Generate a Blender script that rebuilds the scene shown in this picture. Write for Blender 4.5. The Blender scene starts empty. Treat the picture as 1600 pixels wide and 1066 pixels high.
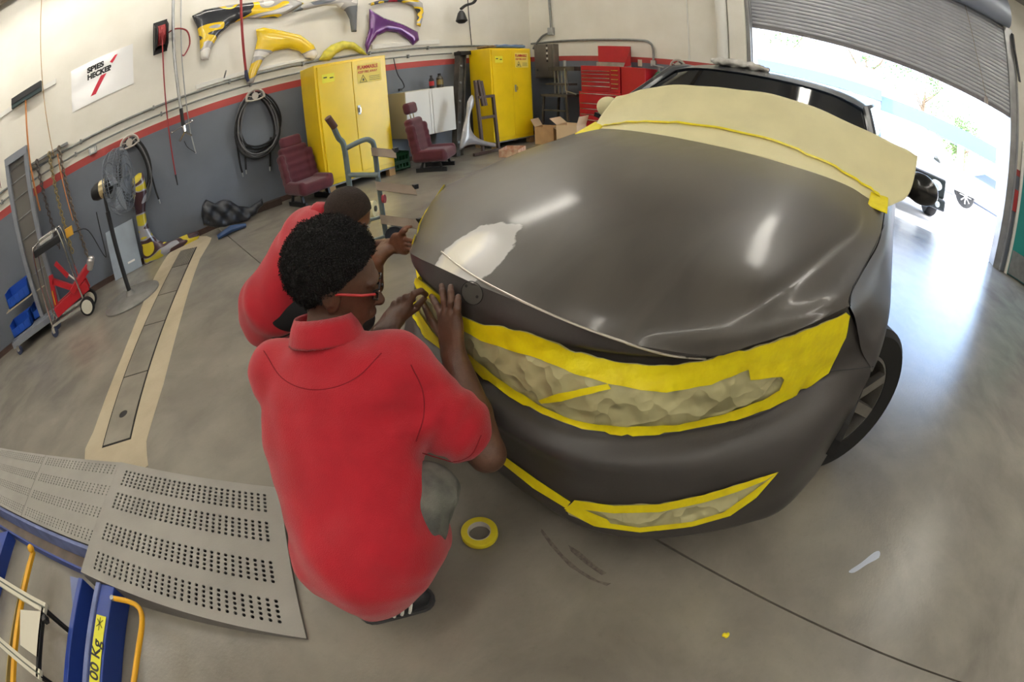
import bpy, bmesh, math, random
import numpy as np
from mathutils import Vector, Matrix
from mathutils.bvhtree import BVHTree
from mathutils.geometry import delaunay_2d_cdt
random.seed(7); np.random.seed(7)
PI = math.pi
SC = bpy.context.scene
COL = SC.collection

# ------------------------------------------------------------------ camera (15 mm class fisheye on 36 mm film)
CAM_Z = 1.3
RW = np.array([[0.67072563, -0.74031275, -0.04543314],
               [0.42595006, 0.33431734, 0.84071307],
               [-0.60720151, -0.58324005, 0.53957146]])      # world -> camera axes
FPX, KA, KB = 745.5586449, 0.047853122, 0.041584432          # theta = q(1 + KA q^2 + KB q^3), q = r / FPX
cd = bpy.data.cameras.new('camera'); cam = bpy.data.objects.new('camera', cd); COL.objects.link(cam)
cam.matrix_world = Matrix.Translation((0, 0, CAM_Z)) @ Matrix([list(r) for r in RW.T]).to_4x4()
cd.type = 'PANO'; cd.sensor_width = 36.0; cd.sensor_height = 24.0; cd.sensor_fit = 'HORIZONTAL'
cd.clip_start = 0.01; cd.clip_end = 300
_mm = FPX * 36 / 1600
for _h in (cd, getattr(cd, "cycles", None)):
    try:
        _h.panorama_type = 'FISHEYE_LENS_POLYNOMIAL'
        _h.fisheye_fov = math.radians(200)
        _h.fisheye_polynomial_k0 = 0.0
        _h.fisheye_polynomial_k1 = -1 / _mm
        _h.fisheye_polynomial_k2 = 0.0
        _h.fisheye_polynomial_k3 = -KA / _mm ** 3
        _h.fisheye_polynomial_k4 = -KB / _mm ** 4
        break
    except Exception:
        pass
SC.camera = cam

# ------------------------------------------------------------------ sky, sun, exposure
SC.view_settings.view_transform = 'Standard'
SC.view_settings.look = 'None'
SC.view_settings.gamma = 1.0
SC.view_settings.exposure = 0.0
SC.view_settings.use_curve_mapping = False
world = bpy.data.worlds.new('sky'); SC.world = world; world.use_nodes = True
_n = world.node_tree.nodes; _l = world.node_tree.links
_sky = _n.new('ShaderNodeTexSky'); _sky.sky_type = 'NISHITA'; _sky.sun_disc = False
_sky.sun_elevation = math.radians(52); _sky.sun_rotation = math.radians(200); _sky.air_density = 1.0; _sky.dust_density = 2.0
_l.new(_sky.outputs[0], _n['Background'].inputs[0]); _n['Background'].inputs[1].default_value = 2.4
_sd = bpy.data.lights.new('sun', 'SUN'); _sd.energy = 24.0; _sd.angle = 0.01; _sd.color = (1, 0.96, 0.9)
sun = bpy.data.objects.new('sun', _sd); COL.objects.link(sun)
sun.rotation_euler = (math.radians(38), 0, math.radians(200))     # high sun from beyond the door's side, grazing the door wall
LAMP = 39.0                                                        # emission of the ceiling tubes

# ------------------------------------------------------------------ helpers: projection of the photograph onto real planes
CC = np.array([0, 0, CAM_Z])
def ray(u, v):
    x = np.array([u - 800.0, 533.0 - v]); r = max(np.hypot(*x), 1e-9); q = r / FPX
    th = q * (1 + KA * q * q + KB * q ** 3); s = math.sin(th) / r
    return RW.T @ np.array([x[0] * s, x[1] * s, -math.cos(th)])
def onZ(u, v, z=0.0): d = ray(u, v); return CC + d * (z - CAM_Z) / d[2]
def onY(u, v, y): d = ray(u, v); return CC + d * y / d[1]
def onX(u, v, x): d = ray(u, v); return CC + d * x / d[0]
def onD(u, v, t): return CC + ray(u, v) * t

# ------------------------------------------------------------------ helpers: materials
MATS = {}
def lin(c):
    return tuple((x / 12.92 if x <= 0.04045 else ((x + 0.055) / 1.055) ** 2.4) for x in c)
def rgb(r, g, b): return lin((r / 255, g / 255, b / 255))
def mat(name, col, rough=0.6, metal=0.0, var=0.0, scale=6.0, bump=0.0, bscale=40.0, col2=None, emit=None, alpha=None, trans=0.0, coat=0.0, spec=0.5, sheen=0.0):
    if name in MATS: return MATS[name]
    m = bpy.data.materials.new(name); m.use_nodes = True; MATS[name] = m
    nt = m.node_tree; N = nt.nodes; L = nt.links; b = N['Principled BSDF']
    b.inputs['Base Color'].default_value = (*col, 1); b.inputs['Roughness'].default_value = rough; b.inputs['Metallic'].default_value = metal
    b.inputs['Specular IOR Level'].default_value = spec
    if coat: b.inputs['Coat Weight'].default_value = coat; b.inputs['Coat Roughness'].default_value = 0.15
    if trans: b.inputs['Transmission Weight'].default_value = trans
    if sheen: b.inputs['Sheen Weight'].default_value = sheen; b.inputs['Sheen Roughness'].default_value = 0.5
    if emit: b.inputs['Emission Color'].default_value = (*emit[0], 1); b.inputs['Emission Strength'].default_value = emit[1]
    if var or bump or col2:
        tc = N.new('ShaderNodeTexCoord')
        if var or col2:
            nz = N.new('ShaderNodeTexNoise'); nz.inputs['Scale'].default_value = scale; nz.inputs['Detail'].default_value = 6
            L.new(tc.outputs['Object'], nz.inputs['Vector'])
            r = N.new('ShaderNodeValToRGB')
            c2 = col2 if col2 else tuple(x * (1 - var) for x in col)
            c1 = col if col2 else tuple(min(1, x * (1 + var)) for x in col)
            r.color_ramp.elements[0].position = 0.35; r.color_ramp.elements[1].position = 0.65
            r.color_ramp.elements[0].color = (*c2, 1); r.color_ramp.elements[1].color = (*c1, 1)
            L.new(nz.outputs[0], r.inputs[0]); L.new(r.outputs[0], b.inputs['Base Color'])
        if bump:
            n2 = N.new('ShaderNodeTexNoise'); n2.inputs['Scale'].default_value = bscale; n2.inputs['Detail'].default_value = 4
            L.new(tc.outputs['Object'], n2.inputs['Vector'])
            bp = N.new('ShaderNodeBump'); bp.inputs['Strength'].default_value = bump; bp.inputs['Distance'].default_value = 0.01
            L.new(n2.outputs[0], bp.inputs['Height']); L.new(bp.outputs[0], b.inputs['Normal'])
    return m

# ------------------------------------------------------------------ helpers: things and meshes
def tag(o, label=None, cat=None, group=None, kind=None):
    if label: o['label'] = label
    if cat: o['category'] = cat
    if group: o['group'] = group
    if kind: o['kind'] = kind
    return o
def thing(name, label, cat, loc=(0, 0, 0), group=None):
    o = bpy.data.objects.new(name, None); COL.objects.link(o); o.location = [float(x) for x in loc]; o.empty_display_size = 0.1
    return tag(o, label, cat, group)
def root_loc(o):
    v = Vector((0, 0, 0))
    while o is not None:
        v = v + o.location; o = o.parent
    return v
def V3(p): return Vector((float(p[0]), float(p[1]), float(p[2])))
def frame(d, up=(0, 0, 1)):
    d = V3(d).normalized(); u = Vector(up)
    if abs(d.dot(u)) > 0.98: u = Vector((1, 0, 0))
    s = d.cross(u).normalized(); t = s.cross(d).normalized()
    return s, t
class MB:
    def __init__(s): s.v = []; s.f = []; s.M = None
    def add(s, vs, fs):
        o = len(s.v)
        for p in vs:
            p = V3(p)
            s.v.append(s.M @ p if s.M is not None else p)
        s.f += [[i + o for i in f] for f in fs]; return s
    def box(s, lo, hi, R=None):
        lo = [min(a, b) for a, b in zip(lo, hi)]if False else lo
        c = [(lo[i], hi[i]) for i in range(3)]
        vs = [Vector((c[0][i], c[1][j], c[2][k])) for i in (0, 1) for j in (0, 1) for k in (0, 1)]
        if R is not None:
            m = sum(vs, Vector()) / 8; vs = [m + R @ (p - m) for p in vs]
        return s.add(vs, [[0, 1, 3, 2], [4, 6, 7, 5], [0, 4, 5, 1], [2, 3, 7, 6], [0, 2, 6, 4], [1, 5, 7, 3]])
    def bar(s, a, b, w, h=None, up=(0, 0, 1)):
        a, b = V3(a), V3(b); h = w if h is None else h; x, y = frame(b - a, up)
        vs = [p + x * (i * w / 2) + y * (j * h / 2) for p in (a, b) for i, j in ((-1, -1), (1, -1), (1, 1), (-1, 1))]
        return s.add(vs, [[3, 2, 1, 0], [4, 5, 6, 7], [0, 1, 5, 4], [1, 2, 6, 5], [2, 3, 7, 6], [3, 0, 4, 7]])
    def tube(s, pts, r, n=8, cap=True, closed=False):
        pts = [V3(p) for p in pts]; k = len(pts); rr = r if hasattr(r, '__len__') else [r] * k
        vs = []; pu = None
        for i, p in enumerate(pts):
            d = (pts[(i + 1) % k] - pts[i - 1]) if closed else (pts[min(i + 1, k - 1)] - pts[max(i - 1, 0)])
            if d.length < 1e-9: d = Vector((0, 0, 1))
            d.normalize()
            if pu is None: a, b = frame(d)
            else:
                a = pu - d * pu.dot(d)
                a = a.normalized() if a.length > 1e-6 else frame(d)[0]
                b = a.cross(d).normalized()
            pu = a
            vs += [p + (a * math.cos(2 * PI * j / n) + b * math.sin(2 * PI * j / n)) * rr[i] for j in range(n)]
        fs = []
        for i in range(k if closed else k - 1):
            i2 = (i + 1) % k
            fs += [[i * n + j, i * n + (j + 1) % n, i2 * n + (j + 1) % n, i2 * n + j] for j in range(n)]
        if cap and not closed: fs += [list(range(n))[::-1], [(k - 1) * n + j for j in range(n)]]
        return s.add(vs, fs)
    def lathe(s, prof, c, axis=(0, 0, 1), n=20):
        c = V3(c); d = V3(axis).normalized(); a, b = frame(d); vs = []; k = len(prof)
        for r, h in prof: vs += [c + d * h + (a * math.cos(2 * PI * j / n) + b * math.sin(2 * PI * j / n)) * r for j in range(n)]
        fs = [[i * n + j, i * n + (j + 1) % n, (i + 1) * n + (j + 1) % n, (i + 1) * n + j] for i in range(k - 1) for j in range(n)]
        ring = math.dist(prof[0], prof[-1]) < 1e-9
        if prof[0][0] > 1e-6 and not ring: fs.append(list(range(n))[::-1])
        if prof[-1][0] > 1e-6 and not ring: fs.append([(k - 1) * n + j for j in range(n)])
        return s.add(vs, fs)
    def prism(s, poly, off):
        a = [V3(p) for p in poly]; off = V3(off); n = len(a)
        return s.add(a + [p + off for p in a], [list(range(n))[::-1], [n + i for i in range(n)]] + [[i, (i + 1) % n, n + (i + 1) % n, n + i] for i in range(n)])
    def grid(s, P, closeu=False):
        m = len(P); n = len(P[0]); vs = [p for r in P for p in r]
        return s.add(vs, [[i * n + j, i * n + (j + 1) % n, (i + 1) * n + (j + 1) % n, (i + 1) * n + j] for i in range(m - 1) for j in range(n if closeu else n - 1)])
    def ball(s, c, r, n=12, m=8):
        c = V3(c); r = (r, r, r) if not hasattr(r, '__len__') else r
        P = [[c + Vector((r[0] * math.sin(PI * i / m) * math.cos(2 * PI * j / n), r[1] * math.sin(PI * i / m) * math.sin(2 * PI * j / n), r[2] * math.cos(PI * i / m))) for j in range(n)] for i in range(m + 1)]
        return s.grid(P, True)
    def build(s, name, m, parent=None, smooth=False, bevel=0.0, solid=0.0, sub=0, fixn=True, weld=False):
        me = bpy.data.meshes.new(name); off = root_loc(parent) if parent else Vector((0, 0, 0))
        me.from_pydata([tuple(p - off) for p in s.v], [], s.f); me.update()
        if fixn or weld:
            bm = bmesh.new(); bm.from_mesh(me)
            if weld: bmesh.ops.remove_doubles(bm, verts=bm.verts, dist=1e-4)
            if fixn: bmesh.ops.recalc_face_normals(bm, faces=bm.faces)
            bm.to_mesh(me); bm.free()
        ms = m if isinstance(m, (list, tuple)) else [m]
        for q in ms: me.materials.append(q)
        o = bpy.data.objects.new(name, me); COL.objects.link(o)
        if parent: o.parent = parent
        if smooth:
            me.polygons.foreach_set('use_smooth', [True] * len(me.polygons))
            if smooth != 'all':
                try: me.set_sharp_from_angle(angle=math.radians(40))
                except Exception: pass
        if solid:
            md = o.modifiers.new('thick', 'SOLIDIFY'); md.thickness = solid; md.offset = 0
        if bevel:
            md = o.modifiers.new('bevel', 'BEVEL'); md.width = bevel; md.segments = 2; md.limit_method = 'ANGLE'
        if sub:
            md = o.modifiers.new('sub', 'SUBSURF'); md.levels = sub; md.render_levels = sub
        return o
def catmull(P, n):
    """resample a polyline of points through all of them"""
    P = [np.array(p, float) for p in P]; k = len(P); out = []
    for i in range(n):
        t = i / (n - 1) * (k - 1); j = min(int(t), k - 2); f = t - j
        p0, p1, p2, p3 = P[max(j - 1, 0)], P[j], P[j + 1], P[min(j + 2, k - 1)]
        if j == 0: p0 = 2 * p1 - p2
        if j == k - 2: p3 = 2 * p2 - p1
        out.append(0.5 * (2 * p1 + (p2 - p0) * f + (2 * p0 - 5 * p1 + 4 * p2 - p3) * f * f + (3 * p1 - 3 * p2 + p3 - p0) * f ** 3))
    return out
def patch(rows, nr, nc):
    R = [catmull(r, nc) for r in rows]
    C = [catmull([r[j] for r in R], nr) for j in range(nc)]
    return [[C[j][i] for j in range(nc)] for i in range(nr)]
def inside(poly, x, y):
    r = False; n = len(poly); j = n - 1
    for i in range(n):
        xi, yi = poly[i]; xj, yj = poly[j]
        if (yi > y) != (yj > y) and x < (xj - xi) * (y - yi) / (yj - yi) + xi: r = not r
        j = i
    return r
def edge_dist(poly, x, y):
    best = 1e9; n = len(poly)
    for i in range(n):
        ax, ay = poly[i]; bx, by = poly[(i + 1) % n]; dx, dy = bx - ax, by - ay
        t = max(0, min(1, ((x - ax) * dx + (y - ay) * dy) / (dx * dx + dy * dy + 1e-12)))
        best = min(best, math.hypot(x - ax - t * dx, y - ay - t * dy))
    return best
def fill2d(poly, step):
    """triangulate the inside of a 2-D outline with interior points: (points, triangles)"""
    ol = []
    n = len(poly)
    for i in range(n):
        a, b = poly[i], poly[(i + 1) % n]; k = max(1, int(math.hypot(b[0] - a[0], b[1] - a[1]) / step))
        ol += [(a[0] + (b[0] - a[0]) * t / k, a[1] + (b[1] - a[1]) * t / k) for t in range(k)]
    xs = [p[0] for p in ol]; ys = [p[1] for p in ol]; pts = [Vector(p) for p in ol]
    y = min(ys) + step / 2; row = 0
    while y < max(ys):
        x = min(xs) + step / 2 + (row % 2) * step / 2
        while x < max(xs):
            if inside(ol, x, y) and edge_dist(ol, x, y) > step * 0.45: pts.append(Vector((x, y)))
            x += step
        y += step; row += 1
    r = delaunay_2d_cdt(pts, [], [list(range(len(ol)))], 1, 1e-6)
    return [tuple(p) for p in r[0]], [list(f) for f in r[2]]
def smooth_poly(poly, k=4):
    P = [np.array(p, float) for p in poly]; n = len(P); out = []
    for i in range(n):
        p0, p1, p2, p3 = P[i - 1], P[i], P[(i + 1) % n], P[(i + 2) % n]
        for j in range(k):
            f = j / k
            out.append(tuple(0.5 * (2 * p1 + (p2 - p0) * f + (2 * p0 - 5 * p1 + 4 * p2 - p3) * f * f + (3 * p1 - 3 * p2 + p3 - p0) * f ** 3)))
    return out
def text_mesh(txt, size, name, m, parent, M, extrude=0.0008, shear=0.0, bold=0.0, sx=1.0):
    """lettering as a thin mesh; M places it (x right, y up, z out of the surface)"""
    cu = bpy.data.curves.new(name, 'FONT'); cu.body = txt; cu.size = size; cu.extrude = extrude; cu.shear = shear; cu.offset = bold
    o = bpy.data.objects.new(name, cu); COL.objects.link(o)
    dg = bpy.context.evaluated_depsgraph_get(); me = bpy.data.meshes.new_from_object(o.evaluated_get(dg))
    bpy.data.objects.remove(o)
    off = root_loc(parent) if parent else Vector((0, 0, 0))
    S = Matrix.Diagonal((sx, 1, 1, 1))
    me.transform(Matrix.Translation(-off) @ M @ S); me.materials.clear(); me.materials.append(m)
    o = bpy.data.objects.new(name, me); COL.objects.link(o)
    if parent: o.parent = parent
    return o
def axes(o, x, y):
    x = V3(x).normalized(); y = V3(y); y = (y - x * x.dot(y)).normalized(); z = x.cross(y)
    M = Matrix.Identity(4)
    for i, a in enumerate((x, y, z)):
        for k in range(3): M[k][i] = a[k]
    M.translation = V3(o); return M
# ================================================================== the room
YW, XW, CEIL = 6.24, 7.48, 4.7
def wall_material(name, grey=rgb(108, 114, 124)):
    m = bpy.data.materials.new(name); m.use_nodes = True; nt = m.node_tree; N = nt.nodes; L = nt.links; b = N['Principled BSDF']
    ge = N.new('ShaderNodeNewGeometry'); sp = N.new('ShaderNodeSeparateXYZ'); L.new(ge.outputs['Position'], sp.inputs[0])
    def step(z):
        s = N.new('ShaderNodeMath'); s.operation = 'GREATER_THAN'; s.inputs[1].default_value = z; L.new(sp.outputs[2], s.inputs[0]); return s
    nz = N.new('ShaderNodeTexNoise'); nz.inputs['Scale'].default_value = 1.6; nz.inputs['Detail'].default_value = 7; L.new(ge.outputs['Position'], nz.inputs['Vector'])
    def ramp(a, c):
        r = N.new('ShaderNodeValToRGB'); r.color_ramp.elements[0].position = .3; r.color_ramp.elements[1].position = .7
        r.color_ramp.elements[0].color = (*a, 1); r.color_ramp.elements[1].color = (*c, 1); L.new(nz.outputs[0], r.inputs[0]); return r
    g = ramp(tuple(x * .82 for x in grey), grey); w = ramp(rgb(226, 221, 206), rgb(238, 234, 222)); s = ramp(rgb(160, 58, 54), rgb(176, 70, 64))
    m1 = N.new('ShaderNodeMixRGB'); L.new(step(1.572).outputs[0], m1.inputs[0]); L.new(g.outputs[0], m1.inputs[1]); L.new(s.outputs[0], m1.inputs[2])
    m2 = N.new('ShaderNodeMixRGB'); L.new(step(1.675).outputs[0], m2.inputs[0]); L.new(m1.outputs[0], m2.inputs[1]); L.new(w.outputs[0], m2.inputs[2])
    L.new(m2.outputs[0], b.inputs['Base Color']); b.inputs['Roughness'].default_value = 0.55
    n2 = N.new('ShaderNodeTexNoise'); n2.inputs['Scale'].default_value = 45; L.new(ge.outputs['Position'], n2.inputs['Vector'])
    bp = N.new('ShaderNodeBump'); bp.inputs['Strength'].default_value = .12; bp.inputs['Distance'].default_value = .01; L.new(n2.outputs[0], bp.inputs['Height']); L.new(bp.outputs[0], b.inputs['Normal'])
    return m
M_WALL = wall_material('painted_wall')
M_CEIL = mat('ceiling_paint', rgb(150, 147, 138), .8)
def concrete(name, base, dark, light, rough=0.33):
    m = bpy.data.materials.new(name); m.use_nodes = True; nt = m.node_tree; N = nt.nodes; L = nt.links; b = N['Principled BSDF']
    ge = N.new('ShaderNodeNewGeometry')
    def noise(sc, det, dist=0.0, rgh=.6):
        n = N.new('ShaderNodeTexNoise'); n.inputs['Scale'].default_value = sc; n.inputs['Detail'].default_value = det; n.inputs['Roughness'].default_value = rgh; n.inputs['Distortion'].default_value = dist
        L.new(ge.outputs['Position'], n.inputs['Vector']); return n
    def ramp(n, p0, c0, p1, c1):
        r = N.new('ShaderNodeValToRGB'); e = r.color_ramp.elements; e[0].position = p0; e[1].position = p1; e[0].color = (*c0, 1); e[1].color = (*c1, 1); L.new(n.outputs[0], r.inputs[0]); return r
    a = ramp(noise(1.1, 5, .5, .55), .28, dark, .72, base)
    c = ramp(noise(2.3, 6, .4, .6), .40, (0, 0, 0), .75, (1, 1, 1))
    mx = N.new('ShaderNodeMixRGB'); mx.inputs[2].default_value = (*light, 1); L.new(a.outputs[0], mx.inputs[1])
    sc = N.new('ShaderNodeMath'); sc.operation = 'MULTIPLY'; sc.inputs[1].default_value = .55; L.new(c.outputs[0], sc.inputs[0]); L.new(sc.outputs[0], mx.inputs[0])
    sp = ramp(noise(34, 3, .0, .6), .58, (1, 1, 1), .9, (.6, .58, .55))
    mu = N.new('ShaderNodeMixRGB'); mu.blend_type = 'MULTIPLY'; mu.inputs[0].default_value = .3; L.new(mx.outputs[0], mu.inputs[1]); L.new(sp.outputs[0], mu.inputs[2])
    L.new(mu.outputs[0], b.inputs['Base Color'])
    b.inputs['Roughness'].default_value = rough
    bp = N.new('ShaderNodeBump'); bp.inputs['Strength'].default_value = .08; bp.inputs['Distance'].default_value = .01; L.new(noise(60, 5).outputs[0], bp.inputs['Height']); L.new(bp.outputs[0], b.inputs['Normal'])
    return m
M_FLOOR = concrete('polished_concrete', rgb(142, 136, 124), rgb(110, 105, 96), rgb(160, 154, 140), .25)
M_PATCH = concrete('rough_patch_concrete', rgb(190, 176, 148), rgb(168, 154, 128), rgb(204, 192, 166), .6)
M_DARK = mat('dark_gap', rgb(34, 31, 28), .9)
M_STEEL = mat('galvanised_steel', rgb(168, 170, 170), .38, .85, .12, 9)
M_GALV = mat('dull_steel', rgb(135, 136, 134), .5, .6, .15, 12)
M_BLACK = mat('black_plastic', rgb(24, 24, 26), .5)
M_RUBBER = mat('rubber', rgb(22, 22, 22), .75)
M_CHROME = mat('chrome', rgb(215, 215, 215), .15, 1.0)
M_WHITE = mat('white_paint', rgb(232, 230, 222), .45)

def jx(y): return .862 + .042 * y                     # saw-cut joint in the floor
b = MB(); b.box((-6, -6, -.2), (XW + .2, YW + .2, -.03)); floor = b.build('floor', M_DARK); tag(floor, kind='structure')
for nm, poly in (('slab', [(-6, -6), (jx(-6) - .004, -6), (jx(YW) - .004, YW), (-6, YW)]), ('slab', [(jx(-6) + .004, -6), (XW + .1, -6), (XW + .1, YW), (jx(YW) + .004, YW)])):
    b = MB(); b.prism([(x, y, -.03) for x, y in poly], (0, 0, .03)); b.build(nm, M_FLOOR, floor)
def struct(name, b, m, **k): o = b.build(name, m, **k); tag(o, kind='structure'); return o
b = MB(); b.box((-6, YW, -.03), (XW + .3, YW + .2, CEIL)); struct('wall_left', b, M_WALL)
DY0, DY1 = 1.84, -2.86                                # roller door opening
b = MB(); b.box((XW, DY0, -.03), (XW + .25, YW, CEIL)); wb = struct('wall_back', b, M_WALL)
b = MB(); b.box((XW, -6, -.03), (XW + .25, DY1, CEIL)); b.build('door_side_wall', M_WALL, wb)
b = MB(); b.box((XW, DY1, 4.0), (XW + .25, DY0, CEIL)); b.build('door_header', M_WALL, wb)
b = MB(); b.box((-6, -6.2, -.03), (XW + .3, -6, CEIL)); struct('wall_right', b, M_WALL)
b = MB(); b.box((-6.2, -6, -.03), (-6, YW, CEIL)); struct('wall_front', b, M_WALL)
b = MB(); b.box((-6.2, -6.2, CEIL), (XW + .3, YW + .2, CEIL + .15)); ceil = struct('ceiling', b, M_CEIL)
for y in (-4.2, -1.6, 1.0, 3.4, 5.9):
    b = MB(); b.bar((-6, y, CEIL - .09), (XW, y, CEIL - .09), .1, .18); b.build('beam', mat('beam_paint', rgb(96, 84, 66), .7), ceil)
b = MB(); b.box((-6, YW - .02, 0), (XW, YW, .075)); struct('baseboard_left', b, mat('baseboard_vinyl', rgb(72, 52, 44), .6, 0, .2, 8))
b = MB(); b.box((XW - .02, DY0 + .45, 0), (XW, YW - .02, .075)); struct('baseboard_back', b, MATS['baseboard_vinyl'])
# pilaster and door jambs
b = MB(); b.box((XW - .12, DY0 + .05, 0), (XW, DY0 + .34, CEIL)); struct('trim_1', b, M_WALL, bevel=.01)
M_JAMB = mat('jamb_steel', rgb(150, 150, 150), .45, .5, .12, 5)
for i, (y0, y1) in enumerate(((DY0 - .05, DY0 + .06), (DY1 - .17, DY1 + .02))):
    b = MB(); b.box((XW - .09, y0, 0), (XW + .25, y1, 4.0)); b.box((XW - .13, y0 + .02, 0), (XW - .09, y0 + .05, 3.9)); struct('trim_%d' % (i + 2), b, M_JAMB, bevel=.006)
# roller shutter
sh = thing('roller_shutter', 'grey steel slatted roller shutter half raised over the bright doorway', 'shutter', (XW - .02, -.5, 2.43))
M_SLAT = mat('shutter_slat', rgb(178, 180, 184), .45, .1, .05, 3)
prof = [(0, 0), (-.012, .006), (-.02, .02), (-.021, .04), (-.012, .058), (0, .066)]
pitch = .066; n = 24
y0, y1 = DY0 - .02, DY1 + .0
me0 = None
for i in range(n):
    z = 2.48 + i * pitch
    if me0 is None:
        b = MB(); b.grid([[(XW - .02 + p[0], y, z + p[1]) for p in prof] for y in (y0, y1)]); o = b.build('slat', M_SLAT, sh, smooth='all', fixn=False); me0 = o.data
    else:
        o = bpy.data.objects.new('slat', me0); COL.objects.link(o); o.parent = sh; o.location = (0, 0, i * pitch)
b = MB(); b.box((XW - .055, y1, 2.42), (XW + .01, y0, 2.485)); b.build('bottom_bar', mat('shutter_bar', rgb(118, 116, 118), .45, .4), sh)
b = MB(); b.lathe([(.27, 0), (.27, y0 - y1 + .1)], (XW - .25, y1 - .05, 4.22), (0, 1, 0), 28); b.build('drum_hood', mat('drum_paint', rgb(150, 156, 166), .5, .3), sh, smooth=True)
b = MB(); b.tube([(XW - .1, -2.05, 4.0), (XW - .11, -2.15, 3.2), (XW - .12, -2.3, 2.52)], .006, 6); pc = b.build('pull_cord', mat('pull_rope', rgb(150, 140, 120), .8), sh)
b = MB(); b.lathe([(.0, 0), (.035, .01), (.045, .07), (.03, .12), (0, .13)], (XW - .12, -2.3, 2.40)); b.build('cord_handle', mat('wood_handle', rgb(170, 160, 150), .6), pc, smooth=True)
b = MB(); b.tube([(XW - .16, -3.0, 3.9), (XW - .2, -2.98, 3.6), (XW - .15, -3.02, 3.4), (XW - .2, -3.03, 3.1)], .03, 6); b.build('chain_hoist', M_BLACK, sh)
# teal door beside the shutter
d1 = MB(); d1.box((XW - .05, -4.15, .02), (XW - .005, -3.2, 2.1)); d1 = struct('door_1', d1, mat('teal_paint', rgb(38, 138, 132), .45))
b = MB(); b.box((XW - .055, -4.13, .03), (XW - .048, -3.22, .42)); b.build('kick_plate', M_STEEL, d1)
b = MB(); b.box((XW - .06, -3.2, 0), (XW, -3.14, 2.16)); b.box((XW - .06, -4.2, 2.1), (XW, -3.2, 2.16)); b.build('door_frame', M_WHITE, d1)
# red box on the strip of wall beside the door
rb = MB(); rb.box((XW - .06, -3.13, 1.0), (XW, -3.04, 1.35)); o = rb.build('fire_alarm_box', mat('alarm_red', rgb(170, 48, 50), .5), bevel=.005); tag(o, 'small red box on the wall between doorway and teal door', 'alarm box')

# ------------------------------------------------------------------ floor drain
dr = thing('trench_drain', 'long trench drain with flush steel cover plates set in pale concrete', 'drain', onZ(225, 520))
b = MB(); ol = [onZ(*p)[:2] for p in ((133, 722), (160, 640), (205, 520), (243, 430), (268, 392), (300, 372), (330, 372), (312, 405), (285, 490), (255, 600), (228, 690), (224, 735))]
ol = smooth_poly(ol, 3); rnd = random.Random(3); ol = [(x + rnd.uniform(-.008, .008), y + rnd.uniform(-.008, .008)) for x, y in ol]
b.prism([(x, y, .0005) for x, y in ol], (0, 0, .0015)); b.build('concrete_border', M_PATCH, dr)
A, B_, C_, D_ = [onZ(*p)[:2] for p in ((161, 698), (204.5, 684.6), (307.7, 386), (283, 392))]
M_COVER = mat('drain_cover', rgb(148, 142, 130), .4, .35, .12, 5)
def q2(s, t): return (A * (1 - s) + B_ * s) * (1 - t) + (D_ * (1 - s) + C_ * s) * t
b = MB(); b.prism([(*q2(s, t), .002) for s, t in ((-.02, -.004), (1.02, -.004), (1.02, 1), (-.02, 1))], (0, 0, .0008)); b.build('frame_gap', M_DARK, dr)
def hole_cell(b, P, c, r, z0, z1, nseg=8):
    """quad cell P (4 xy points, ccw) with a round hole at c: top faces plus hole wall"""
    ang = [math.atan2(p[1] - c[1], p[0] - c[0]) for p in P]
    ring = [(c[0] + r * math.cos(ang[0] + 2 * PI * k / nseg), c[1] + r * math.sin(ang[0] + 2 * PI * k / nseg)) for k in range(nseg)]
    m = nseg // 4; zt = (lambda x, y: z1) if not callable(z1) else z1; zb = (lambda x, y: z0) if not callable(z0) else z0
    vs = [(p[0], p[1], zt(p[0], p[1])) for p in P] + [(p[0], p[1], zt(p[0], p[1])) for p in ring] + [(p[0], p[1], zb(p[0], p[1])) for p in ring]
    fs = []
    for k in range(4):
        s0 = 4 + k * m
        for j in range(m): fs.append([k, s0 + j, 4 + (k * m + j + 1) % nseg])
        fs.append([k, 4 + ((k + 1) * m) % nseg, (k + 1) % 4])
    for k in range(nseg): fs.append([4 + k, 4 + nseg + k, 4 + nseg + (k + 1) % nseg, 4 + (k + 1) % nseg])
    b.add(vs, fs)
segs = [(0, .2), (.2, .42), (.42, .6), (.6, .82)]
for t0, t1 in segs:
    b = MB(); e = .002
    if t0 == 0:
        hc_ = onZ(192, 648)[:2]; Lt = np.linalg.norm(D_ - A); Wd = np.linalg.norm(B_ - A) * .94; th = ((hc_ - (A + B_) / 2) @ (D_ - A)) / Lt ** 2; ta, tm = th - Wd / Lt / 2, th + Wd / Lt / 2
        ta = max(ta, .004)
        b.prism([(*q2(s, t), .003) for s, t in ((.03, tm), (.97, tm), (.97, t1 - e), (.03, t1 - e))], (0, 0, .003))
        b.prism([(*q2(s, t), .003) for s, t in ((.03, .0), (.97, .0), (.97, ta), (.03, ta))], (0, 0, .003))
        P = [q2(s, t) for s, t in ((.03, ta), (.97, ta), (.97, tm), (.03, tm))]
        hole_cell(b, P, sum(P) / 4, .036, .003, .006, 16)
    else: b.prism([(*q2(s, t), .003) for s, t in ((.03, t0 + e), (.97, t0 + e), (.97, t1 - e), (.03, t1 - e))], (0, 0, .003))
    b.build('cover_plate', M_COVER, dr, fixn=(t0 != 0))
gr = MB()
for i in range(9):
    s0 = .03 + i * .105; gr.prism([(*q2(s, t), .003) for s, t in ((s0, .823), (s0 + .07, .823), (s0 + .07, .995), (s0, .995))], (0, 0, .003))
gr.build('slotted_grate', M_COVER, dr)
b = MB(); b.prism([(*q2(s, t), .0029) for s, t in ((.1, .01), (.9, .01), (.9, .14), (.1, .14))], (0, 0, .0003)); b.build('drain_void', M_BLACK, dr)

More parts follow.
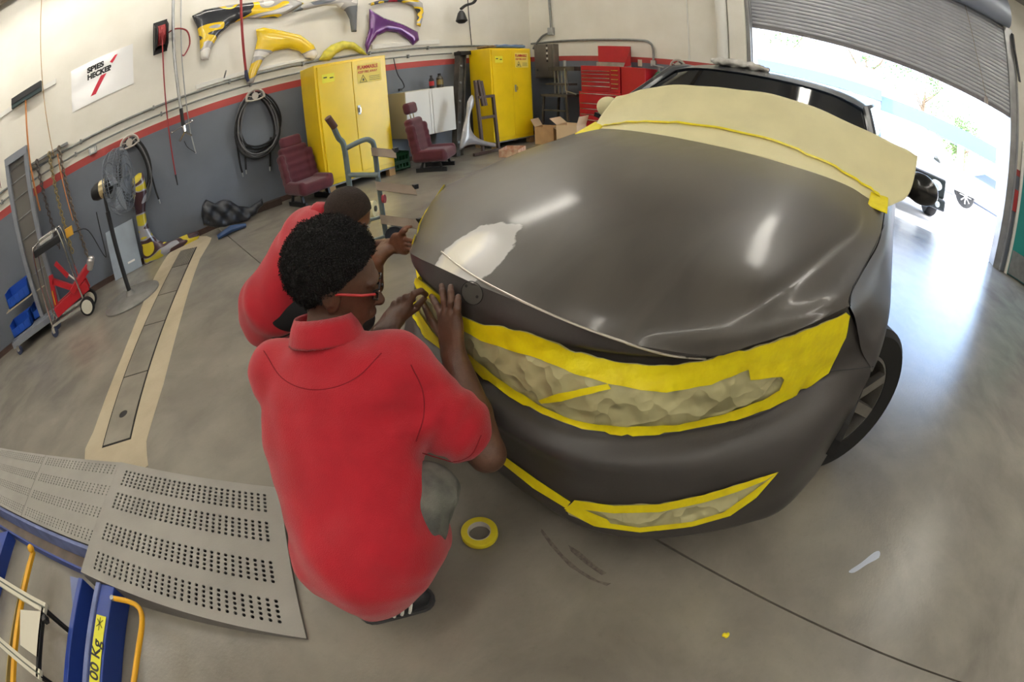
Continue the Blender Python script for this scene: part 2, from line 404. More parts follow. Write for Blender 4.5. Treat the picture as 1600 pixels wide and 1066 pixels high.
# ------------------------------------------------------------------ ceiling lamps
M_TUBE = mat('lit_tube', (1, .95, .86), .5, emit=((1, .96, .89), LAMP))
for row, (y, xs) in enumerate(((5.0, (-4.2, -1.2, 1.8, 5.0)), (.75, (-4.2, -1.2, 5.75)), (-3.4, (-4.2, -1.2, 1.8, 5.2)))):  # each row's two nearest the front wall are unseen, added to light the front
    for k, x in enumerate(xs):
        lf = thing('strip_light', 'two-tube ceiling strip light over the ' + (('left wall', 'middle aisle', 'right side')[row]) + ', ' + ('unseen, added as fill nearest the front wall' if k == 0 else 'unseen, added as fill second from the front wall' if k == 1 else 'nearest the door wall' if k == len(xs) - 1 else 'third from the front wall'), 'ceiling light', (x, y, CEIL - .25), 'ceiling strip lights')
        b = MB(); b.box((x - 1.2, y - .12, CEIL - .3), (x + 1.2, y + .12, CEIL - .22)); b.build('housing', M_WHITE, lf)
        for s in (-1, 1):
            b = MB(); b.tube([(x - 1.17, y + s * .07, CEIL - .33), (x + 1.17, y + s * .07, CEIL - .33)], .022, 8); b.build('tube', M_TUBE, lf)
        b = MB(); b.bar((x, y, CEIL - .22), (x, y, CEIL), .02); b.build('hanger', M_GALV, lf)
# ================================================================== the car under repair
CO = np.array([.62, .735]); _a = math.radians(-3.7); CU = np.array([math.cos(_a), math.sin(_a)]); CV = np.array([math.sin(_a), -math.cos(_a)]); CO = CO - .075 * CV
def cw(u, v, z): q = CO + CU * u + CV * v; return (q[0], q[1], z)
def primer(name, base, dark, rough):
    m = mat(name, base, rough, 0, .10, 5, .04, 150); m.node_tree.nodes['Principled BSDF'].inputs['Coat Weight'].default_value = .08
    m.node_tree.nodes['Principled BSDF'].inputs['Coat Roughness'].default_value = .32
    return m
M_PRIMER = primer('sanded_dark_primer', rgb(62, 58, 56), rgb(48, 45, 43), .45)
def hood_material():
    m = bpy.data.materials.new('sanded_hood_primer'); m.use_nodes = True; nt = m.node_tree; N = nt.nodes; L = nt.links; b = N['Principled BSDF']
    tc = N.new('ShaderNodeTexCoord')
    mp = N.new('ShaderNodeMapping'); mp.inputs['Rotation'].default_value = (0, 0, .5); mp.inputs['Scale'].default_value = (1, 3.5, 1); L.new(tc.outputs['Object'], mp.inputs[0])
    n1 = N.new('ShaderNodeTexNoise'); n1.inputs['Scale'].default_value = 2.6; n1.inputs['Detail'].default_value = 9; n1.inputs['Distortion'].default_value = .8; L.new(mp.outputs[0], n1.inputs['Vector'])
    r1 = N.new('ShaderNodeValToRGB'); e = r1.color_ramp.elements; e[0].position = .2; e[1].position = .8; e[0].color = (*rgb(66, 62, 58), 1); e[1].color = (*rgb(84, 79, 73), 1); L.new(n1.outputs[0], r1.inputs[0])
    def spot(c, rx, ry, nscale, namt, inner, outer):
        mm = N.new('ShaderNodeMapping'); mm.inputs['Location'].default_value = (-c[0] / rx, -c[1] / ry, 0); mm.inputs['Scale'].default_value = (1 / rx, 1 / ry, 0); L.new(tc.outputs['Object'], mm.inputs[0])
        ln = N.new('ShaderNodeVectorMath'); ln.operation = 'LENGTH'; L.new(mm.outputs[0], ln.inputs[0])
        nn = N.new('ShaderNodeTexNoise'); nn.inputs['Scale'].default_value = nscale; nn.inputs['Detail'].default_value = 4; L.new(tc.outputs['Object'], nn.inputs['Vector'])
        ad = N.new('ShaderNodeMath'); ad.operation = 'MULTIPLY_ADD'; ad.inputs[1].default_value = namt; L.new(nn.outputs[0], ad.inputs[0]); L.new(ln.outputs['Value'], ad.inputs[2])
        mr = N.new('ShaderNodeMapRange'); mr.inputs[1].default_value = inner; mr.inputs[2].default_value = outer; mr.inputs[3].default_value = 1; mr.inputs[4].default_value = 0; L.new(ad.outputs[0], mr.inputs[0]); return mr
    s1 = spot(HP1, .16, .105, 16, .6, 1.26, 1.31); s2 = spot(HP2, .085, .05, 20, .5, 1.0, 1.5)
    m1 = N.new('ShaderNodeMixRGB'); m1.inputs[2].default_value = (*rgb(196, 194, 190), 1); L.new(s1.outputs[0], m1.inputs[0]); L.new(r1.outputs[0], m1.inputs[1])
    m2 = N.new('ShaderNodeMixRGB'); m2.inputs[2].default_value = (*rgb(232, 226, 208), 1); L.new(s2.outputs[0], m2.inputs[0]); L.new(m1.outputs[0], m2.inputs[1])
    L.new(m2.outputs[0], b.inputs['Base Color'])
    rr = N.new('ShaderNodeMapRange'); rr.inputs[1].default_value = .3; rr.inputs[2].default_value = .7; b.inputs['Coat Weight'].default_value = .24; b.inputs['Coat Roughness'].default_value = .12; rr.inputs[3].default_value = .36; rr.inputs[4].default_value = .42; L.new(n1.outputs[0], rr.inputs[0]); L.new(rr.outputs[0], b.inputs['Roughness'])
    return m
car = thing('car', 'sedan in sanded dark grey primer, nose masked with yellow tape and paper', 'car', (CO[0], CO[1], 0))
# right-hand half of each panel (image right) as control rows; mirrored for the other half
BUMPER = [
 [(.16, 0, .15), (.16, .18, .15), (.18, .33, .15), (.25, .47, .15), (.35, .58, .16), (.46, .68, .17), (.56, .76, .19), (.66, .835, .20)],
 [(.065, 0, .165), (.065, .18, .165), (.08, .33, .165), (.15, .48, .17), (.262, .61, .178), (.37, .72, .19), (.47, .80, .205), (.66, .852, .215)],
 [(.055, 0, .21), (.06, .18, .21), (.085, .34, .21), (.15, .475, .215), (.25, .595, .23), (.36, .71, .26), (.48, .80, .29), (.672, .86, .31)],
 [(.06, 0, .30), (.065, .18, .30), (.095, .36, .305), (.165, .49, .33), (.25, .585, .36), (.345, .68, .385), (.47, .79, .40), (.68, .868, .42)],
 [(.045, 0, .38), (.05, .18, .385), (.085, .35, .39), (.16, .47, .41), (.25, .57, .43), (.36, .67, .45), (.50, .78, .475), (.69, .875, .50)],
 [(.02, 0, .44), (.03, .18, .445), (.08, .34, .45), (.17, .45, .46), (.27, .55, .475), (.40, .655, .50), (.53, .755, .53), (.70, .88, .57)],
 [(.04, 0, .478), (.055, .18, .48), (.125, .34, .484), (.23, .45, .49), (.33, .545, .505), (.44, .635, .53), (.545, .70, .565), (.71, .882, .63)],
 [(.085, 0, .505), (.10, .18, .505), (.165, .35, .508), (.262, .45, .51), (.355, .54, .525), (.455, .63, .55), (.57, .705, .59), (.70, .835, .68)],
 [(.07, 0, .60), (.085, .18, .60), (.15, .34, .605), (.255, .455, .61), (.345, .545, .63), (.45, .632, .655), (.585, .725, .69), (.68, .80, .735)],
 [(.07, 0, .695), (.09, .15, .695), (.14, .25, .697), (.215, .375, .70), (.29, .48, .72), (.355, .555, .745), (.455, .635, .77), (.62, .748, .815)],
 [(.072, 0, .735), (.082, .13, .735), (.112, .24, .733), (.17, .35, .728), (.285, .485, .724), (.352, .556, .75), (.455, .636, .775), (.622, .749, .819)],
 [(.092, 0, .785), (.1, .12, .784), (.115, .22, .775), (.155, .335, .758), (.285, .485, .727), (.35, .556, .753), (.455, .637, .778), (.624, .75, .822)]]
HOOD = [BUMPER[-1],
 [(.17, 0, .826), (.175, .12, .824), (.19, .22, .817), (.225, .35, .80), (.325, .50, .787), (.395, .57, .796), (.5, .647, .808), (.655, .742, .826)],
 [(.38, 0, .886), (.385, .13, .884), (.395, .25, .878), (.42, .39, .868), (.46, .545, .860), (.53, .61, .848), (.62, .68, .84), (.74, .744, .835)],
 [(.73, 0, .938), (.73, .14, .937), (.735, .28, .932), (.745, .43, .922), (.77, .605, .899), (.82, .663, .880), (.87, .713, .866), (.94, .764, .853)],
 [(1.15, 0, .978), (1.15, .15, .977), (1.15, .3, .973), (1.15, .46, .964), (1.17, .672, .930), (1.18, .722, .912), (1.2, .765, .897), (1.22, .796, .886)],
 [(1.6, 0, 1.003), (1.6, .15, 1.003), (1.6, .3, 1.0), (1.6, .44, .995), (1.61, .6, .985), (1.62, .68, .973), (1.63, .74, .962), (1.64, .80, .945)]]
# fender: rows from the seam downwards, columns from headlamp to door
FENDER = [
 [(.626, .752, .820), (.67, .744, .826), (.75, .748, .834), (.94, .768, .851), (1.22, .80, .884), (1.64, .806, .942), (1.95, .812, .965)],
 [(.632, .775, .795), (.70, .79, .80), (.80, .805, .81), (.98, .82, .826), (1.24, .842, .856), (1.64, .845, .90), (1.95, .85, .92)],
 [(.655, .80, .745), (.72, .83, .745), (.83, .862, .752), (1.0, .873, .765), (1.25, .878, .78), (1.64, .876, .80), (1.95, .876, .81)],
 [(.685, .832, .685), (.75, .875, .70), (.85, .892, .72), (1.0, .897, .73), (1.2, .897, .72), (1.55, .89, .70), (1.95, .888, .70)],
 [(.712, .884, .634), (.77, .895, .655), (.87, .902, .675), (1.0, .904, .682), (1.15, .902, .670), (1.36, .896, .50), (1.95, .892, .50)],
 [(.722, .887, .60), (.79, .897, .632), (.88, .903, .655), (1.0, .905, .663), (1.13, .903, .652), (1.37, .894, .30), (1.95, .89, .20)]]
def wide(rows, d=.075): return [[(p[0], p[1] + d * min(1, p[1] / .15), p[2]) for p in r] for r in rows]
def half(rows, s, nr, nc): return [[cw(p[0], s * p[1], p[2]) for p in r] for r in patch(wide(rows), nr, nc)]
def both(rows, nr, nc, extra=None):
    b = MB(); b.grid([r[::-1] for r in half(rows, -1, nr, nc)]); b.grid(half(rows, 1, nr, nc)); return b
HP1 = None
bm_b = both(BUMPER, 56, 44); bumper = bm_b.build('front_bumper', M_PRIMER, car, smooth='all', weld=True)
bm_h = both(HOOD, 40, 40)
def surf(bs):
    v = []; f = []
    for b in bs:
        o = len(v); v += b.v; f += [[i + o for i in q] for q in b.f]
    return BVHTree.FromPolygons(v, f)
bm_f = [MB(), MB()]
for s, b in zip((1, -1), bm_f): b.grid(half(FENDER, s, 30, 44))
BV = surf([bm_b, bm_h] + bm_f)
def hit(px, py, off=.003):
    d = Vector(ray(px, py)); r = BV.ray_cast(Vector(CC), d)
    if r[0] is None: return None
    n = r[1] if r[1].dot(d) < 0 else -r[1]
    return r[0] + n * off
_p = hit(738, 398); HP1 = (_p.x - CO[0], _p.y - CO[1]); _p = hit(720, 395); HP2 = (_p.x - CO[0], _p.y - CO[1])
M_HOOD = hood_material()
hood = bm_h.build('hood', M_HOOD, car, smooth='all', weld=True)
for b in bm_f: b.build('fender', M_PRIMER, car, smooth='all', weld=True)
# inner shadow structure so the engine bay and wheel wells read as closed
b = MB(); b.box((.6, -.55, .17), (1.6, .55, .55)); b.v = [Vector(cw(*p)) for p in b.v]; b.build('underbody', M_BLACK, car)
for s in (-1, 1):
    b = MB(); pr = [(1.02 + .385 * math.cos(t), .31 + .385 * math.sin(t)) for t in np.linspace(.08, PI - .08, 20)]
    b.grid([[cw(u, s * v, z) for u, z in pr] for v in (.66, .958)]); b.build('wheel_well', M_BLACK, car)
# seams
def strip_on(pts, w, off=.0035, step=4, h=None):
    """ribbon of pixel polyline pts laid on the car's skin, w metres wide"""
    P = []
    for i in range(len(pts) - 1):
        k = max(1, int(math.dist(pts[i], pts[i + 1]) / step)); P += [(pts[i][0] + (pts[i + 1][0] - pts[i][0]) * j / k, pts[i][1] + (pts[i + 1][1] - pts[i][1]) * j / k) for j in range(k)]
    P.append(pts[-1]); return [q for q in (hit(*p, off) for p in P) if q is not None]
def seam(pts, name='panel_seam', r=.0022, m=None, par=None):
    q = strip_on(pts, 0, .0003); b = MB(); b.tube(q, r, 5); return b.build(name, m or M_BLACK, par or car)
seam([(1382, 352), (1369, 381), (1350, 419), (1333, 448), (1329, 462), (1328, 482)])
seam([(1293, 580), (1330, 577), (1364, 573)])
q = strip_on([tuple(p[:2]) for p in catmull([(690, 394, 0), (720, 418, 0), (760, 443, 0), (830, 478, 0), (900, 508, 0), (970, 533, 0), (1040, 554, 0), (1103, 561, 0)], 40)], 0, .001)
b = MB(); b.tube(q, .0030, 6); b.build('hood_chrome_strip', mat('dull_chrome', rgb(206, 200, 188), .3, .7), hood)
M_TAPE = None
BADGE = [(738 + 16.5 * math.cos(t), 458 + 18 * math.sin(t) + 2.5 * math.cos(t)) for t in np.linspace(0, 2 * PI, 36, endpoint=False)]
# masking on the nose -------------------------------------------------------------------------------
M_PAPER2 = mat('cream_masking_paper', rgb(240, 231, 182), .6, 0, .04, 5, .35, 7)
M_TAPE = mat('yellow_masking_tape', rgb(252, 230, 18), .45, 0, .08, 20, .25, 60)
M_PAPER = mat('green_masking_paper', rgb(192, 186, 140), .5, 0, .08, 9)
def crumple(m, sc, st, dist):
    N = m.node_tree.nodes; L = m.node_tree.links; tc = N.new('ShaderNodeTexCoord'); nz = N.new('ShaderNodeTexNoise'); nz.inputs['Scale'].default_value = sc * .6; L.new(tc.outputs['Object'], nz.inputs['Vector'])
    mx = N.new('ShaderNodeMixRGB'); mx.inputs[0].default_value = .12; L.new(tc.outputs['Object'], mx.inputs[1]); L.new(nz.outputs['Color'], mx.inputs[2])
    v = N.new('ShaderNodeTexVoronoi'); v.inputs['Scale'].default_value = sc; L.new(mx.outputs[0], v.inputs['Vector']); b = N.new('ShaderNodeBump'); b.inputs['Strength'].default_value = st; b.inputs['Distance'].default_value = dist; L.new(v.outputs['Distance'], b.inputs['Height']); L.new(b.outputs[0], N['Principled BSDF'].inputs['Normal'])
crumple(M_PAPER, 14, .8, .03)
def skin(poly, name, m, par, off, step=7, wr=0.0):
    P, F = fill2d(poly, step); vs = []; ok = {}
    rn = random.Random(5)
    for i, p in enumerate(P):
        h_ = hit(p[0], p[1], off + (wr * (math.sin(p[0] * .11 + p[1] * .07) * math.sin(p[0] * .05 - p[1] * .13)) if wr else 0))
        if h_ is not None: ok[i] = len(vs); vs.append(h_)
    b = MB(); b.add(vs, [[ok[i] for i in f] for f in F if all(i in ok for i in f)]); return b.build(name, m, par, smooth='all')
bd = skin(BADGE, 'badge_recess', mat('recess_grey', rgb(82, 80, 75), .35), bumper, .0006, 5)
q = [hit(*p, .0008) for p in BADGE]; b = MB(); b.tube([p for p in q if p is not None], .0011, 4, closed=True); b.build('badge_groove', M_BLACK, bd)
for p in ((729, 447), (746, 464)): skin([(p[0] + 2.3 * math.cos(t), p[1] + 2.6 * math.sin(t)) for t in np.linspace(0, 2 * PI, 10, endpoint=False)], 'badge_hole', M_BLACK, bd, .0014, 3)
up = [(652, 368), (640, 400), (652, 428), (672, 446), (694, 462), (722, 492), (760, 506), (790, 508), (850, 525), (900, 545), (960, 563), (1005, 568), (1050, 567), (1105, 560), (1170, 543), (1240, 520), (1290, 500), (1327, 483)]
dn = [(1318, 525), (1292, 580), (1250, 610), (1200, 635), (1130, 660), (1060, 674), (980, 679), (910, 672), (850, 650), (800, 620), (760, 590), (730, 560), (700, 545), (668, 528), (648, 500), (642, 465), (636, 430), (634, 400)]
mask = skin(up + dn, 'grille_masking_paper', M_PAPER, car, .006, 8, .004)
skin(up + [(1312, 500), (1290, 525), (1240, 545), (1180, 570), (1110, 598), (1040, 612), (1000, 608), (950, 598), (900, 583), (850, 560), (800, 545), (755, 530), (722, 512), (695, 482), (672, 464), (655, 452), (643, 425), (634, 400)], 'upper_tape', M_TAPE, mask, .0095, 8, .0025)
skin([(1327, 483), (1318, 525), (1292, 580), (1250, 610), (1200, 635), (1140, 657), (1140, 640), (1190, 620), (1215, 606), (1222, 590), (1218, 585), (1170, 590), (1165, 560), (1240, 528), (1290, 505)], 'corner_tape', M_TAPE, mask, .0105, 8, .002)
skin([(1292, 580), (1250, 610), (1200, 635), (1130, 660), (1060, 674), (980, 679), (910, 672), (850, 650), (800, 620), (760, 590), (730, 560), (722, 540), (740, 552), (770, 578), (810, 606), (860, 636), (910, 655), (980, 662), (1060, 658), (1130, 642), (1190, 620), (1240, 594)], 'lower_tape', M_TAPE, mask, .0115, 8, .0015)
skin([(845, 621), (870, 612), (920, 603), (950, 598), (955, 606), (915, 614), (880, 622), (850, 626)], 'loose_tape', M_TAPE, mask, .012, 6)
skin([(648, 500), (668, 528), (700, 552), (704, 540), (680, 515), (662, 490), (655, 470), (645, 470)], 'side_tape', M_TAPE, mask, .0115, 6)
fog = skin([(885, 793), (900, 780), (960, 787), (1030, 785), (1100, 770), (1160, 752), (1214, 736), (1180, 775), (1140, 803), (1080, 820), (1000, 829), (930, 820), (890, 803)], 'fog_lamp_masking_paper', M_PAPER, car, .005, 7, .003)
skin([(888, 792), (900, 779), (960, 787), (1030, 785), (1100, 770), (1160, 752), (1215, 735), (1195, 748), (1150, 766), (1100, 782), (1030, 797), (960, 799), (905, 793)], 'upper_tape', M_TAPE, fog, .008, 6)
skin([(1215, 735), (1180, 775), (1140, 803), (1080, 820), (1000, 829), (930, 820), (885, 795), (900, 795), (935, 812), (1000, 821), (1080, 812), (1130, 797), (1165, 772), (1195, 750)], 'lower_tape', M_TAPE, fog, .0085, 6)
skin([(884, 792), (895, 785), (950, 808), (958, 818), (930, 820)], 'end_tape', M_TAPE, fog, .009, 6)
f2 = skin([(776, 704), (790, 712), (840, 748), (893, 783), (886, 793), (835, 762), (785, 722), (774, 712)], 'lip_tape', M_TAPE, car, .005, 6)
def band(rows, s, r0, r1, c0, name, m, par, off):
    G = half(rows, s, 60, 60); G = [[np.array(p) for p in r] for r in G]; b = MB(); out = []
    for i in range(r0, r1):
        q = []
        for j in range(c0, 60):
            a_ = G[min(i + 1, 59)][j] - G[max(i - 1, 0)][j]; c_ = G[i][min(j + 1, 59)] - G[i][max(j - 1, 0)]; n_ = np.cross(a_, c_); n_ = n_ / (np.linalg.norm(n_) + 1e-9)
            if n_ @ np.array([*(CU * -1 + CV * s * .6), .3]) < 0: n_ = -n_
            q.append(G[i][j] + n_ * off)
        out.append(q)
    b.grid(out); return b.build(name, m, par, smooth='all')
band(BUMPER, -1, 38, 59, 30, 'headlamp_paper', M_PAPER, mask, .006); band(BUMPER, -1, 47, 58, 30, 'headlamp_tape', M_TAPE, mask, .010); band(BUMPER, -1, 38, 42, 26, 'headlamp_lower_tape', M_TAPE, mask, .010)
_e = [np.array(cw(p[0] - .004, -p[1], p[2] - .012)) for p in catmull([wide([BUMPER[9]])[0][k] for k in (2, 3, 4, 5)] + [wide([BUMPER[-1]])[0][k] for k in (6, 7)], 36)]
b = MB(); b.tube(_e, [.016] * 28 + [.014] * 4 + [.011, .009, .006, .003], 8); b.build('headlamp_edge_tape', M_TAPE, mask, smooth=True)
# wheels (steered)
def wheel(u, v, steer, s):
    w = bpy.data.objects.new('wheel', None); COL.objects.link(w); w.parent = car; c = Vector(cw(u, s * v, .325)); w.location = c - root_loc(car)
    ax = Vector((*(CV * s), 0)); ax = Matrix.Rotation(steer, 3, 'Z') @ ax
    b = MB(); b.lathe([(.215, -.10), (.30, -.115), (.322, -.095), (.327, 0), (.322, .095), (.30, .115), (.215, .10), (.205, .085), (.205, -.085), (.215, -.10)], c, ax, 48); b.build('tire', M_RUBBER, w, smooth=True)
    b = MB(); b.lathe([(.214, -.09), (.214, .095), (.20, .10), (.19, .06), (.185, -.08)], c, ax, 40); rim = b.build('rim', mat('alloy_rim', rgb(150, 146, 140), .35, .8, .1, 15), w, smooth=True)
    a1, a2 = frame(ax)
    for k in range(7):
        t = 2 * PI * k / 7; r1 = a1 * math.cos(t) + a2 * math.sin(t); b = MB()
        b.bar(c + ax * .075 + r1 * .04, c + ax * .088 + r1 * .20, .045, .03, tuple(ax)); b.build('spoke', MATS['alloy_rim'], w)
    b = MB(); b.lathe([(.0, .1), (.045, .095), (.055, .07), (.055, -.02)], c, ax, 20); b.build('hub_cap', MATS['alloy_rim'], w, smooth=True)
    b = MB(); b.lathe([(.18, -.02), (.18, -.015), (.0, -.014)], c, ax, 24); b.build('brake_disc', M_DARK, w)
wheel(1.04, .875, math.radians(-37), 1); wheel(1.04, .84, math.radians(-37), -1); wheel(3.8, .86, 0, 1); wheel(3.8, .86, 0, -1)
# cabin
WS = [[(1.60, 0, 1.0), (1.61, .3, .998), (1.65, .55, .985), (1.72, .74, .965)], [(1.95, 0, 1.20), (1.97, .28, 1.198), (2.01, .5, 1.185), (2.06, .69, 1.16)], [(2.36, 0, 1.415), (2.38, .25, 1.413), (2.41, .45, 1.40), (2.45, .61, 1.365)]]
ROOF = [[(2.35, 0, 1.42), (2.37, .25, 1.418), (2.40, .46, 1.405), (2.44, .63, 1.37)], [(2.7, 0, 1.475), (2.7, .26, 1.472), (2.72, .48, 1.455), (2.74, .65, 1.41)], [(3.3, 0, 1.49), (3.3, .26, 1.487), (3.3, .48, 1.468), (3.3, .66, 1.42)], [(3.8, 0, 1.45), (3.8, .26, 1.446), (3.8, .46, 1.43), (3.8, .63, 1.38)]]
M_GLASS = mat('dark_window_glass', rgb(20, 22, 26), .06, 0, spec=.6)
both(WS, 12, 12).build('windshield', M_GLASS, car, smooth='all', weld=True)
both(ROOF, 14, 12).build('roof', mat('roof_grey', rgb(70, 72, 74), .3, .2, coat=.5), car, smooth='all', weld=True)
RG = [[(3.8, 0, 1.45), (3.8, .26, 1.446), (3.8, .46, 1.43), (3.8, .63, 1.38)], [(4.4, 0, 1.12), (4.4, .3, 1.12), (4.4, .55, 1.11), (4.35, .72, 1.08)]]
both(RG, 4, 10).build('rear_window', M_GLASS, car, smooth='all', weld=True)
for s in (1, -1):
    b = MB(); SD = [[(1.95, .812, .965), (2.6, .82, .985), (3.4, .82, 1.0), (4.35, .79, 1.08), (4.85, .74, 1.04)], [(1.95, .876, .81), (2.6, .89, .83), (3.4, .89, .85), (4.3, .87, .87), (4.9, .79, .88)], [(1.95, .892, .5), (2.6, .9, .5), (3.4, .9, .5), (4.3, .89, .55), (4.95, .8, .55)], [(1.95, .87, .2), (2.6, .88, .2), (3.4, .88, .2), (4.3, .87, .3), (4.9, .78, .3)]]
    b.grid(half(SD, s, 16, 24)); b.build('side_panel', M_PRIMER, car, smooth='all')
    b = MB(); SG = [[(2.44, .63, 1.37), (3.0, .655, 1.415), (3.8, .63, 1.38)], [(2.06, .72, 1.15), (3.0, .76, 1.2), (4.1, .70, 1.22)], [(1.80, .80, .965), (3.0, .82, .99), (4.35, .76, 1.08)]]
    b.grid(half(SG, s, 8, 12)); b.build('side_window', M_GLASS, car, smooth='all')
    b = MB(); b.tube([cw(1.72, s * .835, .955), cw(2.06, s * .78, 1.165), cw(2.44, s * .70, 1.375), cw(2.74, s * .73, 1.415), cw(3.3, s * .74, 1.42), cw(3.8, s * .71, 1.385)], [.03, .03, .032, .03, .03, .03], 8); b.build('pillar', MATS['roof_grey'], car, smooth=True)
    b = MB(); b.M = Matrix.Translation(cw(2.0, s * (1.085 if s > 0 else .93), 1.06 if s > 0 else 1.075)); b.ball((0, 0, 0), (.075, .115, .085) if s > 0 else (.06, .085, .075), 16, 12); mi = b.build('side_mirror', mat('mirror_black', rgb(34, 33, 34), .25, 0, coat=.4) if s > 0 else M_PAPER2, car, smooth=True)
    b = MB(); b.bar(cw(2.0, s * .90, .985), cw(2.0, s * 1.03, 1.02), .05, .03); b.build('mirror_arm', M_BLACK, mi)
TR = [[(4.35, 0, 1.12), (4.35, .4, 1.12), (4.35, .72, 1.08)], [(4.85, 0, 1.08), (4.85, .4, 1.07), (4.85, .74, 1.04)], [(4.95, 0, .8), (4.95, .4, .8), (4.92, .79, .8)], [(4.95, 0, .3), (4.95, .4, .3), (4.92, .78, .3)]]
both(TR, 12, 10).build('trunk', M_PRIMER, car, smooth='all', weld=True)
# windscreen masking paper with its tape line
WP = [[(1.57, -.765, .938), (1.56, -.64, .972), (1.55, -.3, .996), (1.545, .05, 1.0), (1.545, .4, .994), (1.56, .74, .957), (1.58, .84, .93)],
      [(1.64, -.775, .99), (1.66, -.64, 1.02), (1.68, -.3, 1.05), (1.69, .05, 1.058), (1.69, .4, 1.05), (1.66, .78, 1.01), (1.62, .93, .985)],
      [(1.72, -.78, 1.06), (1.80, -.64, 1.11), (1.84, -.3, 1.15), (1.86, .05, 1.16), (1.84, .42, 1.15), (1.76, .84, 1.09), (1.68, 1.0, 1.06)],
      [(1.82, -.75, 1.16), (1.95, -.60, 1.235), (2.03, -.3, 1.285), (2.07, .05, 1.308), (2.04, .45, 1.292), (1.91, .86, 1.24), (1.82, 1.03, 1.235)]]
Pg = patch(WP, 30, 60)
for i, r in enumerate(Pg):
    for j, p in enumerate(r): p[2] += .005 * math.sin(j * .35 + i * .3) * (i / 30) + .002 * math.sin(j * .8 + i * .5) * min(1, i / 8)
b = MB(); b.grid([[cw(*p) for p in r] for r in Pg]); wp = b.build('windscreen_masking_paper', M_PAPER2, car, smooth='all', solid=.001)
ln = [Pg[i][j] for j, i in ((j, int(5 + 7 * math.sin(PI * j / 59))) for j in range(1, 57))]
b = MB(); b.grid([[cw(p[0] - .012, p[1], p[2] + .004) for p in ln], [cw(p[0] + .012, p[1], p[2] + .012) for p in ln]]); b.build('tape_line', M_TAPE, wp, smooth='all')
for s, j in ((-1, 1), (1, 56)):
    p = Pg[3][j]; b = MB(); P = [cw(p[0] - .10, p[1] - .05, p[2] - .012), cw(p[0] - .10, p[1] + .05, p[2] - .012), cw(p[0] + .08, p[1] + .045, p[2] + .045), cw(p[0] + .08, p[1] - .045, p[2] + .045)]
    b.prism(P, (0, 0, .004)); b.build('tape_patch', M_TAPE, wp)
b = MB(); b.box((1.60, -.72, .93), (1.7, .72, .975)); b.v = [Vector(cw(*p)) for p in b.v]; b.build('cowl', M_BLACK, car)
# ================================================================== people: smooth bodies grown from distance fields
class Field:
    def __init__(s): s.p = []; s.cut = []; s.disp = None
    def cap(s, a, b, ra, rb, k=.02): s.p.append(('c', np.array(a, float), np.array(b, float), ra, rb, k)); return s
    def ell(s, c, r, ax=None, k=.02):
        A = np.eye(3) if ax is None else np.array(ax, float); s.p.append(('e', np.array(c, float), np.array(r, float), A, None, k)); return s
    def rbox(s, c, hf, r, ax=None, k=.02): s.p.append(('b', np.array(c, float), np.array(hf, float), np.eye(3) if ax is None else np.array(ax, float), r, k)); return s
    def half(s, p, n): n = np.array(n, float); s.cut.append((np.array(p, float), n / np.linalg.norm(n))); return s
    def one(s, i, P):
        t, a, b, c, e, k = s.p[i]
        if t == 'c':
            ab = b - a; h = np.clip(((P - a) @ ab) / max(ab @ ab, 1e-12), 0, 1)
            return np.sqrt((((P - a) - h[:, None] * ab) ** 2).sum(1)) - (c + (e - c) * h)
        if t == 'b':
            q = np.abs((P - a) @ c.T) - b + e; return np.sqrt((np.maximum(q, 0) ** 2).sum(1)) + np.minimum(q.max(1), 0) - e
        q = (P - a) @ c.T; k0 = np.sqrt(((q / b) ** 2).sum(1)); k1 = np.sqrt(((q / (b * b)) ** 2).sum(1)) + 1e-9
        return k0 * (k0 - 1) / k1
    def ev(s, P, sel=None):
        d = None
        for i in (range(len(s.p)) if sel is None else sel):
            q = s.one(i, P); k = s.p[i][5]
            if d is None: d = q
            elif k <= 0: d = np.minimum(d, q)
            else:
                h = np.clip(.5 + .5 * (d - q) / k, 0, 1); d = d * (1 - h) + q * h - k * h * (1 - h)
        if s.disp is not None: d = d + s.disp(P)
        for p, n in s.cut: d = np.maximum(d, (P - p) @ n)
        return d
    def bounds(s):
        lo = np.full(3, 1e9); hi = -lo
        for t, a, b, c, e, k in s.p:
            if t == 'c': m = max(c, e); lo = np.minimum(lo, np.minimum(a, b) - m); hi = np.maximum(hi, np.maximum(a, b) + m)
            else: m = b.max() if t == 'e' else np.linalg.norm(b); lo = np.minimum(lo, a - m); hi = np.maximum(hi, a + m)
        return lo - .03, hi + .03
    def mesh(s, h):
        lo, hi = s.bounds(); B = 12; n = np.ceil((hi - lo) / h / B).astype(int)
        N = n * B + 1; D = np.ones(N, np.float32)
        ii = np.stack(np.meshgrid(*[np.arange(k) for k in n], indexing='ij'), -1).reshape(-1, 3)
        cen = lo + (ii * B + B / 2) * h; dc = s.ev(cen); rad = B * h * .87; keep = np.abs(dc) < rad + .02
        each = np.stack([s.one(i, cen[keep]) for i in range(len(s.p))], 1); kk = np.array([q[5] for q in s.p])
        loc = np.stack(np.meshgrid(*[np.arange(B + 1)] * 3, indexing='ij'), -1).reshape(-1, 3)
        for (i, j, k) in ii[(dc < 0) & ~keep]: D[i * B:i * B + B + 1, j * B:j * B + B + 1, k * B:k * B + B + 1] = -1
        for (i, j, k), e in zip(ii[keep], each):
            sel = np.flatnonzero(e < e.min() + 2.2 * rad + kk + .01)
            D[i * B:i * B + B + 1, j * B:j * B + B + 1, k * B:k * B + B + 1] = s.ev(lo + (loc + np.array([i, j, k]) * B) * h, sel).reshape(B + 1, B + 1, B + 1)
        return nets(D, lo, h)
